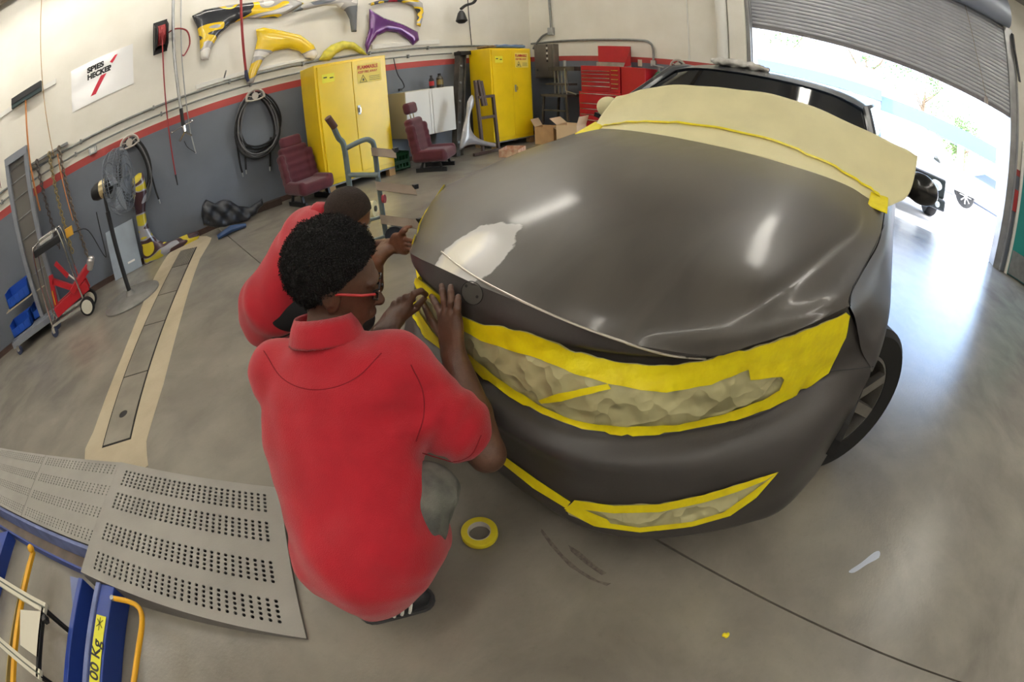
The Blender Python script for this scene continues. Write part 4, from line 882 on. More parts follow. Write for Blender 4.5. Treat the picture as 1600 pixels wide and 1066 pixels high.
b = MB(); b.tube(catmull([(.72, YW - .1, 2.86), (.86, YW - .08, 2.90), (1.02, YW - .06, 2.82), (1.06, YW - .05, 2.62), (.98, YW - .04, 2.48), (.94, YW - .03, 2.50)], 24), .011, 6); b.build('feed_hose', M_RHOSE, rl)
b = MB(); b.tube(catmull([(1.74, YW - .22, 4.3), (1.76, YW - .2, 3.1), (1.79, YW - .16, 2.4), (1.82, YW - .12, 1.98)], 20), .019, 8); o = b.build('drop_hose', M_RHOSE); tag(o, 'thick dark red air hose dropping down beside the flame-painted fender', 'hose')
b = MB(); b.tube([(1.82, YW - .12, 1.99), (1.825, YW - .12, 1.90), (1.84, YW - .12, 1.82)], [.022, .03, .02], 8); b.build('coupler', mat('navy_plastic', rgb(44, 48, 78), .5), o)
# exhaust pick-up pole
ep = thing('exhaust_pole', 'slim chrome hanging pole with forked end beside the hose reel', 'pole', (.86, YW - .15, 1.36))
b = MB(); b.tube([(.78, YW - .12, 4.6), (.82, YW - .13, 2.6), (.865, YW - .15, 1.72)], .022, 10); b.build('pole', M_STEEL, ep, smooth=True)
b = MB(); b.tube([(.865, YW - .15, 1.74), (.872, YW - .15, 1.5)], .026, 10); b.build('grip', M_BLACK, ep, smooth=True)
b = MB(); b.tube([(.872, YW - .15, 1.5), (.875, YW - .15, 1.42)], .03, 8); b.tube([(.875, YW - .15, 1.42), (.79, YW - .16, 1.32)], .016, 6); b.tube([(.875, YW - .15, 1.42), (.97, YW - .16, 1.33)], .016, 6); b.tube([(.70, YW - .15, 1.47), (1.0, YW - .15, 1.52)], .008, 6); b.ball((.70, YW - .15, 1.47), .018); b.ball((1.0, YW - .15, 1.52), .018); b.build('fork', M_CHROME, ep, smooth=True)
b = MB(); b.tube([(.92, YW - .05, 4.6), (.94, YW - .05, 2.5), (.97, YW - .06, 1.4), (1.0, YW - .1, 1.08)], .008, 6); o = b.build('steel_rod', M_STEEL); tag(o, 'thin steel rod hanging beside the chrome pole', 'rod')
b = MB(); b.tube(catmull([(.86, YW - .12, 1.30), (.90, YW - .1, 1.2), (1.0, YW - .1, 1.09)], 10), .005, 5); b.build('cable', M_BLACK, o)
# wall hoses on hangers
def coil(name, label, cx, cz, rx, rz, turns, tails, seed, m=None, wall='Y', yb=None):
    rn = random.Random(seed); t = thing(name, label, 'hose', (cx, YW, cz) if wall == 'Y' else (yb, cx, cz), 'coiled hoses on hangers')
    def pt(a, d, z): return (a, YW - d, z) if wall == 'Y' else (yb - d, a, z)
    for k in range(turns):
        ox, oz, sx, sz = rn.uniform(-.03, .03), rn.uniform(-.06, .0), rn.uniform(.82, 1.04), rn.uniform(.85, 1.05); P_ = []
        for i in range(40):
            a = 2 * PI * i / 40; z = cz + rz + oz - rz * sz * (1 - math.cos(a)); x = cx + ox + rx * sx * math.sin(a) * (1 - .18 * math.cos(a)); P_.append(pt(x, .05 + .018 * (k % 4), z))
        b = MB(); b.tube(P_, .0135, 6, closed=True); b.build('hose_loop', m or (M_RUBBER if k % 3 else mat('grey_hose', rgb(96, 96, 98), .6)), t, smooth=True)
    hz = cz + rz - .09; b = MB(); b.tube([pt(cx + .13 * math.cos(a), .12, hz + .12 * math.sin(a)) for a in np.linspace(-.15, PI + .15, 16)], .018, 6); b.tube([pt(cx - .12, .12, hz - .01), pt(cx - .06, .12, hz - .03), pt(cx + .06, .12, hz - .03), pt(cx + .12, .12, hz - .01)], .014, 6)
    for a in (.5, PI / 2, PI - .5): b.tube([pt(cx, .11, hz + .02), pt(cx + .12 * math.cos(a), .11, hz + .11 * math.sin(a))], .010, 5)
    b.tube([pt(cx, .0, hz + .03), pt(cx, .13, hz + .03)], .05, 10); b.build('hanger', mat('hanger_alloy', rgb(182, 176, 166), .45, .3), t, smooth=True)
    for tl in tails:
        b = MB(); b.tube(catmull([pt(*q) for q in tl], 14), .0135, 6); o = b.build('hose_end', M_RUBBER, t, smooth=True); q = tl[-1]; q0 = tl[-2]
        b = MB(); b.tube([pt(*q), pt(q[0] + (q[0] - q0[0]) * .2, q[1], q[2] - .06)], .010, 6); b.build('fitting', M_STEEL, o)
    return t
coil('coiled_hose', 'coiled black hose on a wall hanger behind the fan', .10, 1.22, .24, .42, 8, [[(.3, .06, 1.3), (.34, .06, 1.05), (.36, .06, .82), (.38, .06, .70)]], 2)
coil('coiled_hose', 'coiled black hose on a wall hanger left of the first yellow cabinet', 1.92, 1.22, .31, .43, 10, [[(1.62, .06, 1.2), (1.60, .06, .95), (1.60, .06, .72), (1.61, .06, .60)], [(1.70, .06, 1.0), (1.69, .06, .8), (1.67, .06, .62)], [(2.1, .06, .95), (2.06, .06, .75), (2.02, .06, .55)]], 5)
# push broom, ropes
br = thing('push_broom', 'push broom with dark bristles hung on the plank at far left', 'broom', (-1.5, YW - .1, 2.9))
b = MB(); b.box((-1.66, YW - .12, 2.86), (-1.16, YW - .04, 2.91), Matrix.Rotation(0, 3, 'Y')); b.build('head', mat('dark_teal_block', rgb(40, 58, 58), .6), br)
b = MB(); b.box((-1.66, YW - .13, 2.91), (-1.16, YW - .03, 3.0)); b.build('bristles', M_BLACK, br)
b = MB(); b.tube([(-1.42, YW - .1, 2.88), (-1.41, YW - .12, 2.0), (-1.36, YW - .16, 1.35)], .014, 6); b.build('handle', mat('orange_wood', rgb(190, 120, 60), .6), br)
b = MB(); b.tube([(-1.3, YW - .1, 4.6), (-1.2, YW - .1, 3.6), (-1.1, YW - .12, 2.6), (-1.02, YW - .15, 1.9)], .006, 5); tag(b.build('hanging_rope', mat('tan_rope', rgb(168, 132, 80), .9)), 'thin tan rope hanging from the ceiling past the white sign', 'rope')
b = MB(); b.tube([(-.96, YW - .14, 1.9), (-.93, YW - .2, 1.5), (-.88, YW - .25, 1.0)], .008, 5); tag(b.build('hanging_rope', MATS['orange_wood']), 'orange rope hanging among the chains', 'rope')
b = MB(); b.tube([(-2.05, YW - .06, 3.4), (-2.0, YW - .06, 2.4), (-1.97, YW - .06, 1.95)], .007, 5); tag(b.build('hanging_rope', mat('dull_pink_rope', rgb(140, 90, 84), .9)), 'dull pink rope at the far left edge', 'rope')
# chains: each link a part
lk = MB(); lk.tube([(.021 * math.cos(t), 0, .034 * math.sin(t)) for t in np.linspace(0, 2 * PI, 12, endpoint=False)], .0105, 5, closed=True)
def chain(label, a, c, m):
    t = thing('steel_chain', label, 'chain', a, 'chains on the wall'); a = V3(a); c = V3(c); n = int((c - a).length / .05); me = None
    for i in range(n):
        if me is None:
            o = lk.build('link', m, None, smooth='all'); me = o.data
        else: o = bpy.data.objects.new('link', me); COL.objects.link(o)
        o.parent = t; o.location = (c - a) * (i / n); o.rotation_euler = (0, .0, (i % 2) * PI / 2 + .4)
    return t
M_CH1 = mat('brassy_chain', rgb(150, 134, 96), .4, .7); M_CH2 = mat('dark_chain', rgb(92, 84, 80), .45, .6)
b = MB(); b.box((-1.5, YW - .09, 1.96), (-.8, YW, 1.99)); tag(b.build('chain_rail', M_GALV), 'steel rail with hooks carrying the three chains', 'rail')
chain('dark steel chain nearest the grey rolling rack', (-1.30, YW - .12, 1.96), (-1.18, YW - .2, .75), M_CH2); chain('brassy steel chain hanging in the middle of three', (-1.09, YW - .12, 1.96), (-.99, YW - .3, .62), M_CH1); chain('dark brassy chain nearest the fan', (-.93, YW - .12, 1.96), (-.80, YW - .22, .45), mat('grey_chain', rgb(116, 104, 92), .45, .6))
# rolling rack
rk = thing('rolling_rack', 'tall grey steel rolling rack standing at far left', 'rack', (-1.5, 5.6, 0)); M_RACK = mat('rack_grey', rgb(132, 136, 144), .5, .2, .1, 5)
for x in (-1.64, -1.33):
    b = MB(); b.box((x - .03, 5.56, .12), (x + .03, 5.64, 2.16)); b.build('upright', M_RACK, rk, bevel=.006)
b = MB(); b.box((-1.67, 5.555, 2.1), (-1.30, 5.645, 2.2)); b.build('top_bar', M_RACK, rk, bevel=.006)
for z in (.7, 1.15, 1.4, 1.65, 1.85, 2.02):
    b = MB(); b.tube([(-1.62, 5.6, z), (-1.35, 5.6, z + .02)], .007, 5); b.build('cross_rod', M_GALV, rk)
b = MB(); b.box((-1.62, 5.63, .2), (-1.35, 5.635, 2.1)); b.build('back_panel', mat('rack_panel', rgb(112, 108, 102), .6), rk)
b = MB(); b.bar((-1.40, 5.50, .14), (-2.22, 5.48, .14), .08, .07); b.bar((-1.40, 5.98, .14), (-2.22, 5.98, .14), .08, .07); b.bar((-2.2, 5.48, .14), (-2.2, 5.98, .14), .08, .07); b.bar((-1.44, 5.5, .14), (-1.44, 5.98, .14), .08, .07); b.build('base_frame', M_RACK, rk)
def caster(x, y, par, r=.05, m=None):
    b = MB(); b.box((x - .02, y - .025, r), (x + .02, y + .025, .12)); c = b.build('caster', M_CHROME, par); b = MB(); b.lathe([(r * .3, -.018), (r, -.018), (r, .018), (r * .3, .018)], (x + .01, y, r), (.3, 1, 0), 18); b.build('caster_wheel', m or mat('blue_grey_wheel', rgb(58, 66, 92), .6), c, smooth=True)
for x, y in ((-1.45, 5.46), (-2.15, 5.45), (-1.5, 5.98), (-2.15, 5.98)): caster(x, y, rk)
M_BLUE = mat('blue_bin_plastic', rgb(28, 78, 176), .35)
def bin_(label, x, y, z, w=.36, d=.26, h=.17):
    t = thing('storage_bin', label, 'bin', (x, y, z), 'blue storage bins'); b = MB(); b.box((x, y, z), (x + w, y + d, z + .01)); b.box((x, y, z), (x + .01, y + d, z + h)); b.box((x + w - .01, y, z), (x + w, y + d, z + h)); b.box((x, y + d - .01, z), (x + w, y + d, z + h)); b.box((x, y, z), (x + w, y + .01, z + h * .6)); b.build('tub', M_BLUE, t)
    for k in range(4):
        b = MB(); b.box((x + .04 + k * .09, y - .008, z + .02), (x + .055 + k * .09, y, z + h * .55)); b.build('rib', M_BLUE, t)
b = MB(); b.box((-2.2, 5.5, .175), (-1.42, 5.98, .195)); b.build('base_shelf', M_RACK, rk); b = MB(); b.box((-2.2, 5.62, .50), (-1.45, 5.98, .515)); b.build('mid_shelf', mat('tan_board', rgb(176, 164, 142), .7), rk)
bin_('blue plastic bin on the low shelf at the rack end', -2.18, 5.52, .2); bin_('blue plastic bin on the low shelf beside the rack post', -1.80, 5.66, .2); bin_('blue plastic bin stacked on the rack mid shelf', -2.14, 5.65, .52, .42, .3, .2)
for o in [rk] + [q for q in COL.objects if q.name.startswith('storage_bin') and q.parent is None]: o.location.x -= .05; o.location.y += .17
# chrome cart with floor jack
ct = thing('chrome_cart', 'chrome tube cart with black top panel and white-hubbed wheels', 'cart', (-1.1, 5.4, 0))
for y in (5.26, 5.54):
    b = MB(); b.tube(catmull([(-1.46, y, .08), (-1.43, y, .6), (-1.40, y, .97), (-1.34, y, 1.03), (-1.06, y, 1.05), (-1.0, y, 1.0), (-.95, y, .6), (-.92, y, .08)], 26), .013, 8); b.build('frame_tube', M_CHROME, ct, smooth=True)
b = MB(); b.box((-1.40, 5.28, .90), (-1.0, 5.52, .98)); b.build('top_panel', M_BLACK, ct, bevel=.01); b = MB(); b.box((-1.3, 5.33, .985), (-1.12, 5.47, 1.06)); b.build('white_box', M_WHITE, ct, bevel=.01)
for x, y in ((-.90, 5.24), (-.88, 5.54)):
    b = MB(); b.lathe([(.03, -.02), (.085, -.022), (.105, -.018), (.105, .018), (.085, .022), (.03, .02)], (x, y, .105), (.25, 1, 0), 24); w = b.build('wheel', M_RUBBER, ct, smooth=True); b = MB(); b.lathe([(0, -.026), (.08, -.024), (.08, .024), (0, .026)], (x, y, .105), (.25, 1, 0), 20); b.build('hub', mat('white_hub', rgb(226, 222, 204), .5), w)
for x, y in ((-1.46, 5.26), (-1.46, 5.54)): caster(x, y, ct, .05)
b = MB(); b.bar((-1.46, 5.26, .13), (-.92, 5.26, .13), .03); b.bar((-1.46, 5.54, .13), (-.92, 5.54, .13), .03); b.bar((-1.44, 5.26, .13), (-1.44, 5.54, .13), .03); b.bar((-.94, 5.26, .13), (-.94, 5.54, .13), .03); b.build('base_rail', M_CHROME, ct)
b = MB(); b.box((-.90, 5.21, .90), (-.80, 5.25, 1.0)); b.build('yellow_switch_box', mat('switch_yellow', rgb(222, 168, 50), .5), ct, bevel=.005)
b = MB(); b.tube(catmull([(-.80, 5.23, .92), (-.62, 5.3, .85), (-.5, 5.3, .5), (-.46, 5.2, .55), (-.44, 5.05, 1.0)], 24), .006, 5); b.build('power_cord', M_BLACK, ct)
jk = thing('floor_jack', 'red steel floor jack parked inside the chrome cart', 'jack', (-1.1, 5.5, .15)); M_JRED = mat('jack_red', rgb(186, 22, 36), .4)
b = MB(); b.bar((-1.36, 5.43, .22), (-.82, 5.43, .30), .05, .12); b.bar((-1.36, 5.57, .22), (-.82, 5.57, .30), .05, .12); b.build('side_frame', M_JRED, jk, bevel=.008)
b = MB(); b.bar((-1.34, 5.5, .25), (-1.28, 5.5, .62), .06, .06); b.build('rear_strut', M_JRED, jk); b = MB(); b.bar((-1.28, 5.5, .55), (-1.0, 5.5, .32), .06, .06); b.build('lift_arm', M_JRED, jk)
for y in (5.42, 5.58):
    b = MB(); b.bar((-1.05, y, .32), (-.72, y, .48), .07, .08); b.build('front_arm', M_JRED, jk, bevel=.01); b = MB(); b.lathe([(.04, 0), (.05, .02), (.05, .1), (.03, .12)], (-.74, y, .44), (.5, 0, .85), 14); b.build('saddle', mat('jack_chrome', rgb(190, 186, 184), .3, .8), jk, smooth=True)
b = MB(); b.bar((-1.16, 5.45, .72), (-1.04, 5.45, .50), .035, .05); b.build('handle_socket', M_JRED, jk); b = MB(); b.bar((-1.02, 5.41, .52), (-.92, 5.41, .38), .035, .01); b.build('white_label', M_WHITE, jk); b = MB(); b.bar((-1.335, 5.465, .30), (-1.315, 5.465, .46), .035, .012); b.build('warning_label', MATS['switch_yellow'], jk)
jk.location.y -= .1
# fan
fn = thing('pedestal_fan', 'large grey pedestal fan with wire cage on round steel base', 'fan', (-.36, 5.0, 0)); fc_ = Vector((-.14, 5.0, 1.19)); fd = Vector((.93, -.36, .0)).normalized()
b = MB(); b.lathe([(.36, .0), (.36, .012), (.33, .03), (.06, .045), (.04, .09), (.0, .09)], (-.30, 4.92, .003), (0, 0, 1), 40); b.build('base_plate', mat('dusty_base', rgb(128, 126, 122), .55, .3, .15, 8), fn, smooth=True)
b = MB(); b.tube([(-.30, 4.92, .05), (-.30, 4.94, .95)], .026, 12); b.tube([(-.30, 4.94, .85), (-.30, 4.96, 1.15)], .018, 10); b.build('pole', M_BLACK, fn, smooth=True)
b = MB(); b.lathe([(0, -.34), (.07, -.32), (.095, -.26), (.095, -.10), (.06, -.06), (0, -.05)], fc_, fd, 20); mo = b.build('motor', M_BLACK, fn, smooth=True); b = MB(); b.lathe([(.098, -.20), (.098, -.11)], fc_, fd, 20); b.build('motor_band', mat('brass_band', rgb(206, 190, 150), .3, .8), mo)
s_, t_ = frame(fd); wires = MB()
for r_, h_ in ((.335, -.02), (.345, .04), (.335, .11), (.24, .14), (.14, .155), (.24, -.07), (.14, -.09)): wires.tube([fc_ + fd * h_ + (s_ * math.cos(a) + t_ * math.sin(a)) * r_ for a in np.linspace(0, 2 * PI, 40, endpoint=False)], .0045, 5, closed=True)
for k in range(56):
    a = 2 * PI * k / 56; q = s_ * math.cos(a) + t_ * math.sin(a); wires.tube([fc_ + fd * -.10 + q * .09, fc_ + fd * -.07 + q * .24, fc_ + fd * -.02 + q * .335, fc_ + fd * .04 + q * .345, fc_ + fd * .11 + q * .335, fc_ + fd * .14 + q * .24, fc_ + fd * .16 + q * .06], .0024, 4)
wires.build('wire_cage', mat('cage_wire', rgb(122, 130, 142), .4, .5), fn, smooth=True)
for k in range(4):
    a = PI * k / 2 + .3; q = s_ * math.cos(a) + t_ * math.sin(a); p = fd.cross(q); b = MB(); b.add([fc_ + q * .06 - p * .03 + fd * .02, fc_ + q * .06 + p * .03 + fd * .05, fc_ + q * .3 + p * .10 + fd * .07, fc_ + q * .3 - p * .09 - fd * .0], [[0, 1, 2, 3]]); b.build('blade', mat('fan_blade', rgb(150, 158, 170), .35, .5), fn, solid=.004)
# camouflage fender standing by the wall, sheet metal, crumpled bumper
o = sheet([(205, 284), (222, 270), (229, 300), (227, 325), (230, 348), (238, 366), (250, 377), (266, 377), (290, 367), (310, 362), (308, 377), (290, 388), (265, 398), (242, 411), (229, 418), (223, 396), (215, 352), (209, 312)], YW - .14, 'standing_fender', flame('camo', [(0, rgb(206, 186, 40)), (.40, rgb(60, 34, 40)), (.56, rgb(150, 150, 156)), (.62, rgb(196, 180, 40))], 2.6, .3), None, .05, .05); tag(o, 'yellow, maroon and grey patchwork fender standing on the floor by the drain', 'fender')
b = MB(); b.add([(-.52, YW - .14, .005), (-.08, YW - .14, .005), (-.05, YW - .03, .62), (-.48, YW - .03, .62)], [[0, 1, 2, 3]]); o = b.build('leaning_sheet', mat('pale_sheet', rgb(150, 160, 170), .5, .2, .1, 4), None, solid=.008); tag(o, 'pale blue-grey sheet leaning on the wall behind the fan', 'sheet')
b = MB(); b.box((-.27, YW - .152, .12), (-.16, YW - .146, .145), Matrix.Rotation(-.15, 3, 'X')); b.build('label', M_WHITE, o)
o = sheet([(316, 322), (322, 312), (335, 318), (350, 312), (360, 314), (372, 322), (390, 324), (410, 310), (412, 318), (400, 335), (385, 345), (360, 352), (340, 356), (318, 352), (315, 338)], YW - .35, 'bumper_cover', mat('black_bumper_plastic', rgb(44, 46, 52), .35, 0, .3, 10), None, .05, .02, .022, .006, .035, smo=0); tag(o, 'crumpled black plastic bumper cover lying by the wall', 'bumper')
b = MB(); q0 = onZ(340, 371, .03); q1 = onZ(384, 352, .03); b.tube([q0, (q0 + q1) / 2 + A3(0, 0, .03), q1], [.03, .045, .025], 8); tag(b.build('trim_strip', mat('blue_black_trim', rgb(42, 66, 104), .3)), 'blue-black trim strip on the floor before the bumper cover', 'trim')
b = MB(); b.bar((1.62, YW - .12, .05), (2.06, YW - .16, .05), .1, .09); tag(b.build('timber', mat('dark_timber', rgb(58, 44, 36), .8)), 'dark timber offcut along the wall left of the seat', 'timber')
# ================================================================== cabinets and clutter in the far corner
M_YCAB = mat('safety_yellow', rgb(242, 206, 22), .30, 0, .05, 3, coat=.3)
def cabinet(label, x0, x1, y0, y1, z0, z1, lbl1, small):
    t = thing('flammables_cabinet', label, 'cabinet', ((x0 + x1) / 2, (y0 + y1) / 2, z0), 'yellow safety cabinets')
    b = MB(); b.box((x0, y0 + .02, z0), (x1, y1, z1)); b.build('body', M_YCAB, t, bevel=.006)
    xm = (x0 + x1) / 2; dw = .035
    for k, (a, c) in enumerate(((x0 + dw, xm - .003), (xm + .003, x1 - dw))):
        b = MB(); b.box((a, y0, z0 + .07), (c, y0 + .03, z1 - .035)); d = b.build('door', M_YCAB, t, bevel=.004)
        if k:
            b = MB(); b.box((a + .03, y0 - .008, z0 + .86), (a + .075, y0, z0 + .99)); h_ = b.build('handle', M_STEEL, d, bevel=.004); b = MB(); b.box((a + .045, y0 - .045, z0 + .89), (a + .06, y0 - .008, z0 + .96)); b.build('lever', M_CHROME, h_)
            w = c - a; M = axes((a + .10, y0 - .0025, z1 - .20), (1, 0, 0), (0, 0, 1))
            b = MB(); b.box((a + .07, y0 - .002, z1 - .37), (c - .06, y0, z1 - .09)); pl = b.build('warning_label', mat('label_yellow', rgb(246, 224, 110), .5), d)
            text_mesh('FLAMMABLE', .072, 'lettering', mat('label_red', rgb(190, 40, 34), .5), pl, axes((a + .08, y0 - .003, z1 - .165), (1, 0, 0), (0, 0, 1)), bold=.002, sx=.80 * w / .5)
            text_mesh('KEEP FIRE AWAY', .048, 'lettering', MATS['label_red'], pl, axes((a + .08, y0 - .003, z1 - .225), (1, 0, 0), (0, 0, 1)), shear=.2, bold=.001, sx=.82 * w / .5)
            tri = [(a + .10, z1 - .355), (a + .21, z1 - .355), (a + .155, z1 - .255)]; b = MB(); b.tube([(x, y0 - .004, z) for x, z in tri], .005, 4, closed=True); b.ball((a + .155, y0 - .004, z1 - .32), (.014, .002, .02), 8, 6); b.build('flame_triangle', M_BLACK, pl)
            for i in range(3):
                b = MB(); b.box((a + .25, y0 - .003, z1 - .29 - i * .025), (c - .09, y0 - .002, z1 - .283 - i * .025)); b.build('small_print', mat('print_grey', rgb(120, 100, 60), .6), pl)
        else:
            b = MB(); b.box((a + .06, y0 - .002, z1 - .27), (a + .24, y0, z1 - .15)); pl = b.build('maker_label', mat('label_lemon', rgb(244, 234, 60), .5), d); [MB().box((a + p, y0 - .003, z1 - q), (a + p + .05, y0 - .002, z1 - q + .016)).build('label_mark', M_BLACK, pl) for p, q in ((.08, .205), (.17, .22))]
    b = MB(); b.box((x0 + .01, y0 + .01, z0 - .02), (x1 - .01, y1 - .01, z0)); b.build('plinth', M_GALV, t)
    for x in (x0 + .06, x1 - .06):
        for y in (y0 + .06, y1 - .06):
            b = MB(); b.box((x - .05, y - .05, 0), (x + .05, y + .05, z0 - .02)); b.build('wood_block', mat('pine_block', rgb(170, 136, 92), .8), t)
    return t
cabinet('yellow flammables cabinet nearer the fan, with white glare on its doors', 2.577, 3.662, 5.57, 6.05, .12, 1.785, 1, 0)
cabinet('yellow flammables cabinet in the corner beside the steel wall panel', 5.63, 6.64, 5.54, 6.05, .12, 1.80, 1, 0)
# white cabinet hung low on the wall, two bottles on top
wc = thing('white_cabinet', 'white two-door cabinet between the yellow cabinets', 'cabinet', (4.5, 6.0, .45)); y0 = 5.75
b = MB(); b.box((4.06, y0 + .02, .44), (4.99, YW - .02, 1.175)); b.build('body', mat('cream_cabinet', rgb(206, 200, 178), .5), wc)
for a, c in ((4.062, 4.50), (4.56, 4.988)):
    b = MB(); b.box((a, y0, .445), (c, y0 + .02, 1.17)); b.build('door', M_WHITE, wc, bevel=.004)
b = MB(); b.box((4.51, y0 + .005, .445), (4.55, y0 + .02, 1.17)); b.build('centre_post', M_WHITE, wc)
def bottle(label, x, y, z, r, h, m, capm, band=None):
    t = thing('bottle', label, 'bottle', (x, y, z), 'bottles on the white cabinet'); b = MB(); b.lathe([(r, 0), (r, h * .68), (r * .45, h * .82), (r * .4, h * .9)], (x, y, z), (0, 0, 1), 16); b.build('body', m, t, smooth=True); b = MB(); b.lathe([(r * .5, h * .88), (r * .5, h), (0, h)], (x, y, z), (0, 0, 1), 12); b.build('cap', capm, t, smooth=True)
    if band: b = MB(); b.lathe([(r * 1.02, h * .2), (r * 1.02, h * .55)], (x, y, z), (0, 0, 1), 16); b.build('label', band, t)
bottle('slim red and white bottle on the white cabinet', 4.72, 5.95, 1.175, .04, .22, M_BLACK, M_BLACK, mat('bottle_red', rgb(180, 40, 44), .5)); bottle('wide dark bottle with yellow print on the white cabinet', 4.87, 5.93, 1.175, .055, .24, mat('dark_bottle', rgb(52, 46, 36), .35), M_BLACK, mat('bottle_gold', rgb(120, 104, 56), .5))
# cord hanging from the conduit
b = MB(); b.tube(catmull([(4.22, YW - .03, 1.77), (4.25, YW - .06, 1.5), (4.33, YW - .07, 1.35), (4.36, YW - .06, 1.26), (4.29, YW - .06, 1.22)], 18), .008, 5); o = b.build('plug_lead', M_BLACK); tag(o, 'black cord with plug hanging above the white cabinet', 'cord'); b = MB(); b.box((4.25, YW - .09, 1.20), (4.30, YW - .05, 1.24)); b.build('plug', M_BLACK, o)
# car seats
M_MAROON = mat('maroon_seat_fabric', rgb(84, 30, 40), .9, 0, .12, 8, .3, 200, sheen=.2)
def car_seat(label, o, f, back_tilt, hr_gap, hz, w=.26):
    """o = floor point under the seat's middle, f = facing direction"""
    f = nrm((*f, 0)); r = A3(f[1], -f[0], 0); up = nrm(A3(0, 0, 1) - f * math.tan(back_tilt)); o = A3(*o, 0); t = thing('car_seat_unit', label, 'seat', o, 'maroon car seats'); bn = np.cross(r, up)
    F_ = Field(); F_.rbox(o + A3(0, 0, .22), (w - .03, .25, .075), .05, [r, f, A3(0, 0, 1)], 0).rbox(o + A3(0, 0, .25) + r * (w - .045), (.045, .23, .08), .04, [r, f, A3(0, 0, 1)], .04).rbox(o + A3(0, 0, .25) - r * (w - .045), (.045, .23, .08), .04, [r, f, A3(0, 0, 1)], .04); grow(F_, .012, 'cushion', M_MAROON, t)
    bb = o - f * .2 + A3(0, 0, .24); F_ = Field(); F_.rbox(bb + up * .27, (w - .05, .28, .06), .05, [r, up, bn], 0)
    for s in (-1, 1): F_.rbox(bb + up * .23 + r * s * (w - .045) + f * .03, (.04, .23, .07), .035, [r, up, bn], .04)
    F_.disp = lambda P: .004 * np.sin((P - bb) @ up * 60); grow(F_, .012, 'backrest', M_MAROON, t)
    F_ = Field(); F_.rbox(bb + up * hz, (w * .62, .085, .05), .045, [r, up, bn], 0); hr = grow(F_, .01, 'headrest', M_MAROON, t)
    if hr_gap:
        for s in (-.06, .06):
            b = MB(); b.tube([bb + up * .5 + r * s, bb + up * (hz - .05) + r * s], .008, 6); b.build('headrest_post', M_CHROME, hr)
    for s in (-1, 1):
        b = MB(); b.bar(o + r * s * .2 - f * .22 + A3(0, 0, .03), o + r * s * .2 + f * .22 + A3(0, 0, .03), .04, .06); b.bar(o + r * s * .2 - f * .15 + A3(0, 0, .05), o + r * s * .2 - f * .1 + A3(0, 0, .17), .03); b.bar(o + r * s * .2 + f * .15 + A3(0, 0, .05), o + r * s * .2 + f * .12 + A3(0, 0, .17), .03); b.build('seat_rail', M_BLACK, t)
    return t
car_seat('maroon fabric car seat against the first yellow cabinet', (2.31, 5.58), (.12, -1), .22, False, .60)
car_seat('maroon fabric car seat with raised headrest before the white cabinet', (4.12, 5.25), (.55, -.83), .15, True, .70, .29)
# green crate
gc = thing('plastic_crate', 'dark green plastic crate tucked beside the first yellow cabinet', 'crate', (3.86, 5.85, 0)); M_GRN = mat('green_crate', rgb(28, 84, 48), .5)
for lo, hi in (((3.70, 5.74, 0), (4.03, 6.05, .02)), ((3.70, 5.74, .22), (4.03, 5.76, .27)), ((3.70, 5.74, .10), (4.03, 5.76, .15)), ((3.70, 5.74, 0), (4.03, 5.76, .04)), ((3.70, 5.74, 0), (3.72, 6.05, .27)), ((4.01, 5.74, 0), (4.03, 6.05, .27)), ((3.70, 6.03, 0), (4.03, 6.05, .27))):
    b = MB(); b.box(lo, hi); b.build('panel', M_GRN, gc)
for k in range(6):
    b = MB(); b.box((3.72 + k * .056, 5.743, .02), (3.735 + k * .056, 5.757, .25)); b.build('rib', M_GRN, gc)
# steel rail leaning in the corner, fender, brown stand
fr = thing('frame_rail', 'long dark steel frame rail leaning on the wall by the corner cabinet', 'rail', (5.05, 5.85, 0)); M_OLD = mat('old_steel', rgb(84, 80, 74), .55, .4, .25, 7)
a = A3(4.93, 5.72, .0); c = A3(5.50, 6.12, 1.78); b = MB(); b.bar(a, c, .13, .07, (0, 1, 0)); b.build('web', M_OLD, fr)
for s in (-1, 1): b = MB(); b.bar(a + A3(s * .068, -.02, 0), c + A3(s * .068, -.02, 0), .016, .12, (0, 1, 0)); b.build('flange', M_OLD, fr)
for k in (.12, .3, .5, .68, .85): p = a + (c - a) * k; b = MB(); b.lathe([(.022, 0), (.022, .05), (0, .05)], p, (0, -1, .2), 12); b.build('bolt', M_GALV, fr)
b = MB(); b.box((5.40, 5.98, 1.72), (5.62, 6.16, 1.79)); b.build('top_cap', M_BLACK, fr)
o = sheet([(738, 148), (741, 162), (735, 178), (735, 198), (742, 212), (756, 220), (773, 224), (773, 230), (758, 228), (740, 226), (728, 228), (718, 234), (722, 205), (728, 180), (730, 160)], 5.36, 'leaning_fender', mat('bare_silver_fender', rgb(176, 174, 172), .32, .4, .08, 5), None, .05, .04, .025); tag(o, 'bare silver fender leaning before the corner cabinet', 'fender')
bs = thing('tube_stand', 'brown steel tube stand leaning beside the corner cabinet', 'stand', (5.4, 5.4, 0)); M_BRN = mat('brown_steel', rgb(82, 66, 58), .55)
for n_, p, q in (('post', (5.22, 5.42, 0), (5.22, 5.50, 1.24)), ('post', (5.285, 5.42, .8), (5.285, 5.50, 1.24)), ('post', (5.34, 5.42, .8), (5.34, 5.5, 1.22)), ('leg', (5.55, 5.40, 0), (5.55, 5.46, .96)), ('rail', (5.22, 5.45, .95), (5.56, 5.45, .95)), ('rail', (5.22, 5.44, .60), (5.56, 5.44, .60)), ('foot', (5.0, 5.40, .03), (5.6, 5.40, .03))):
    b = MB(); b.bar(p, q, .045, .045); b.build(n_, M_BRN, bs)
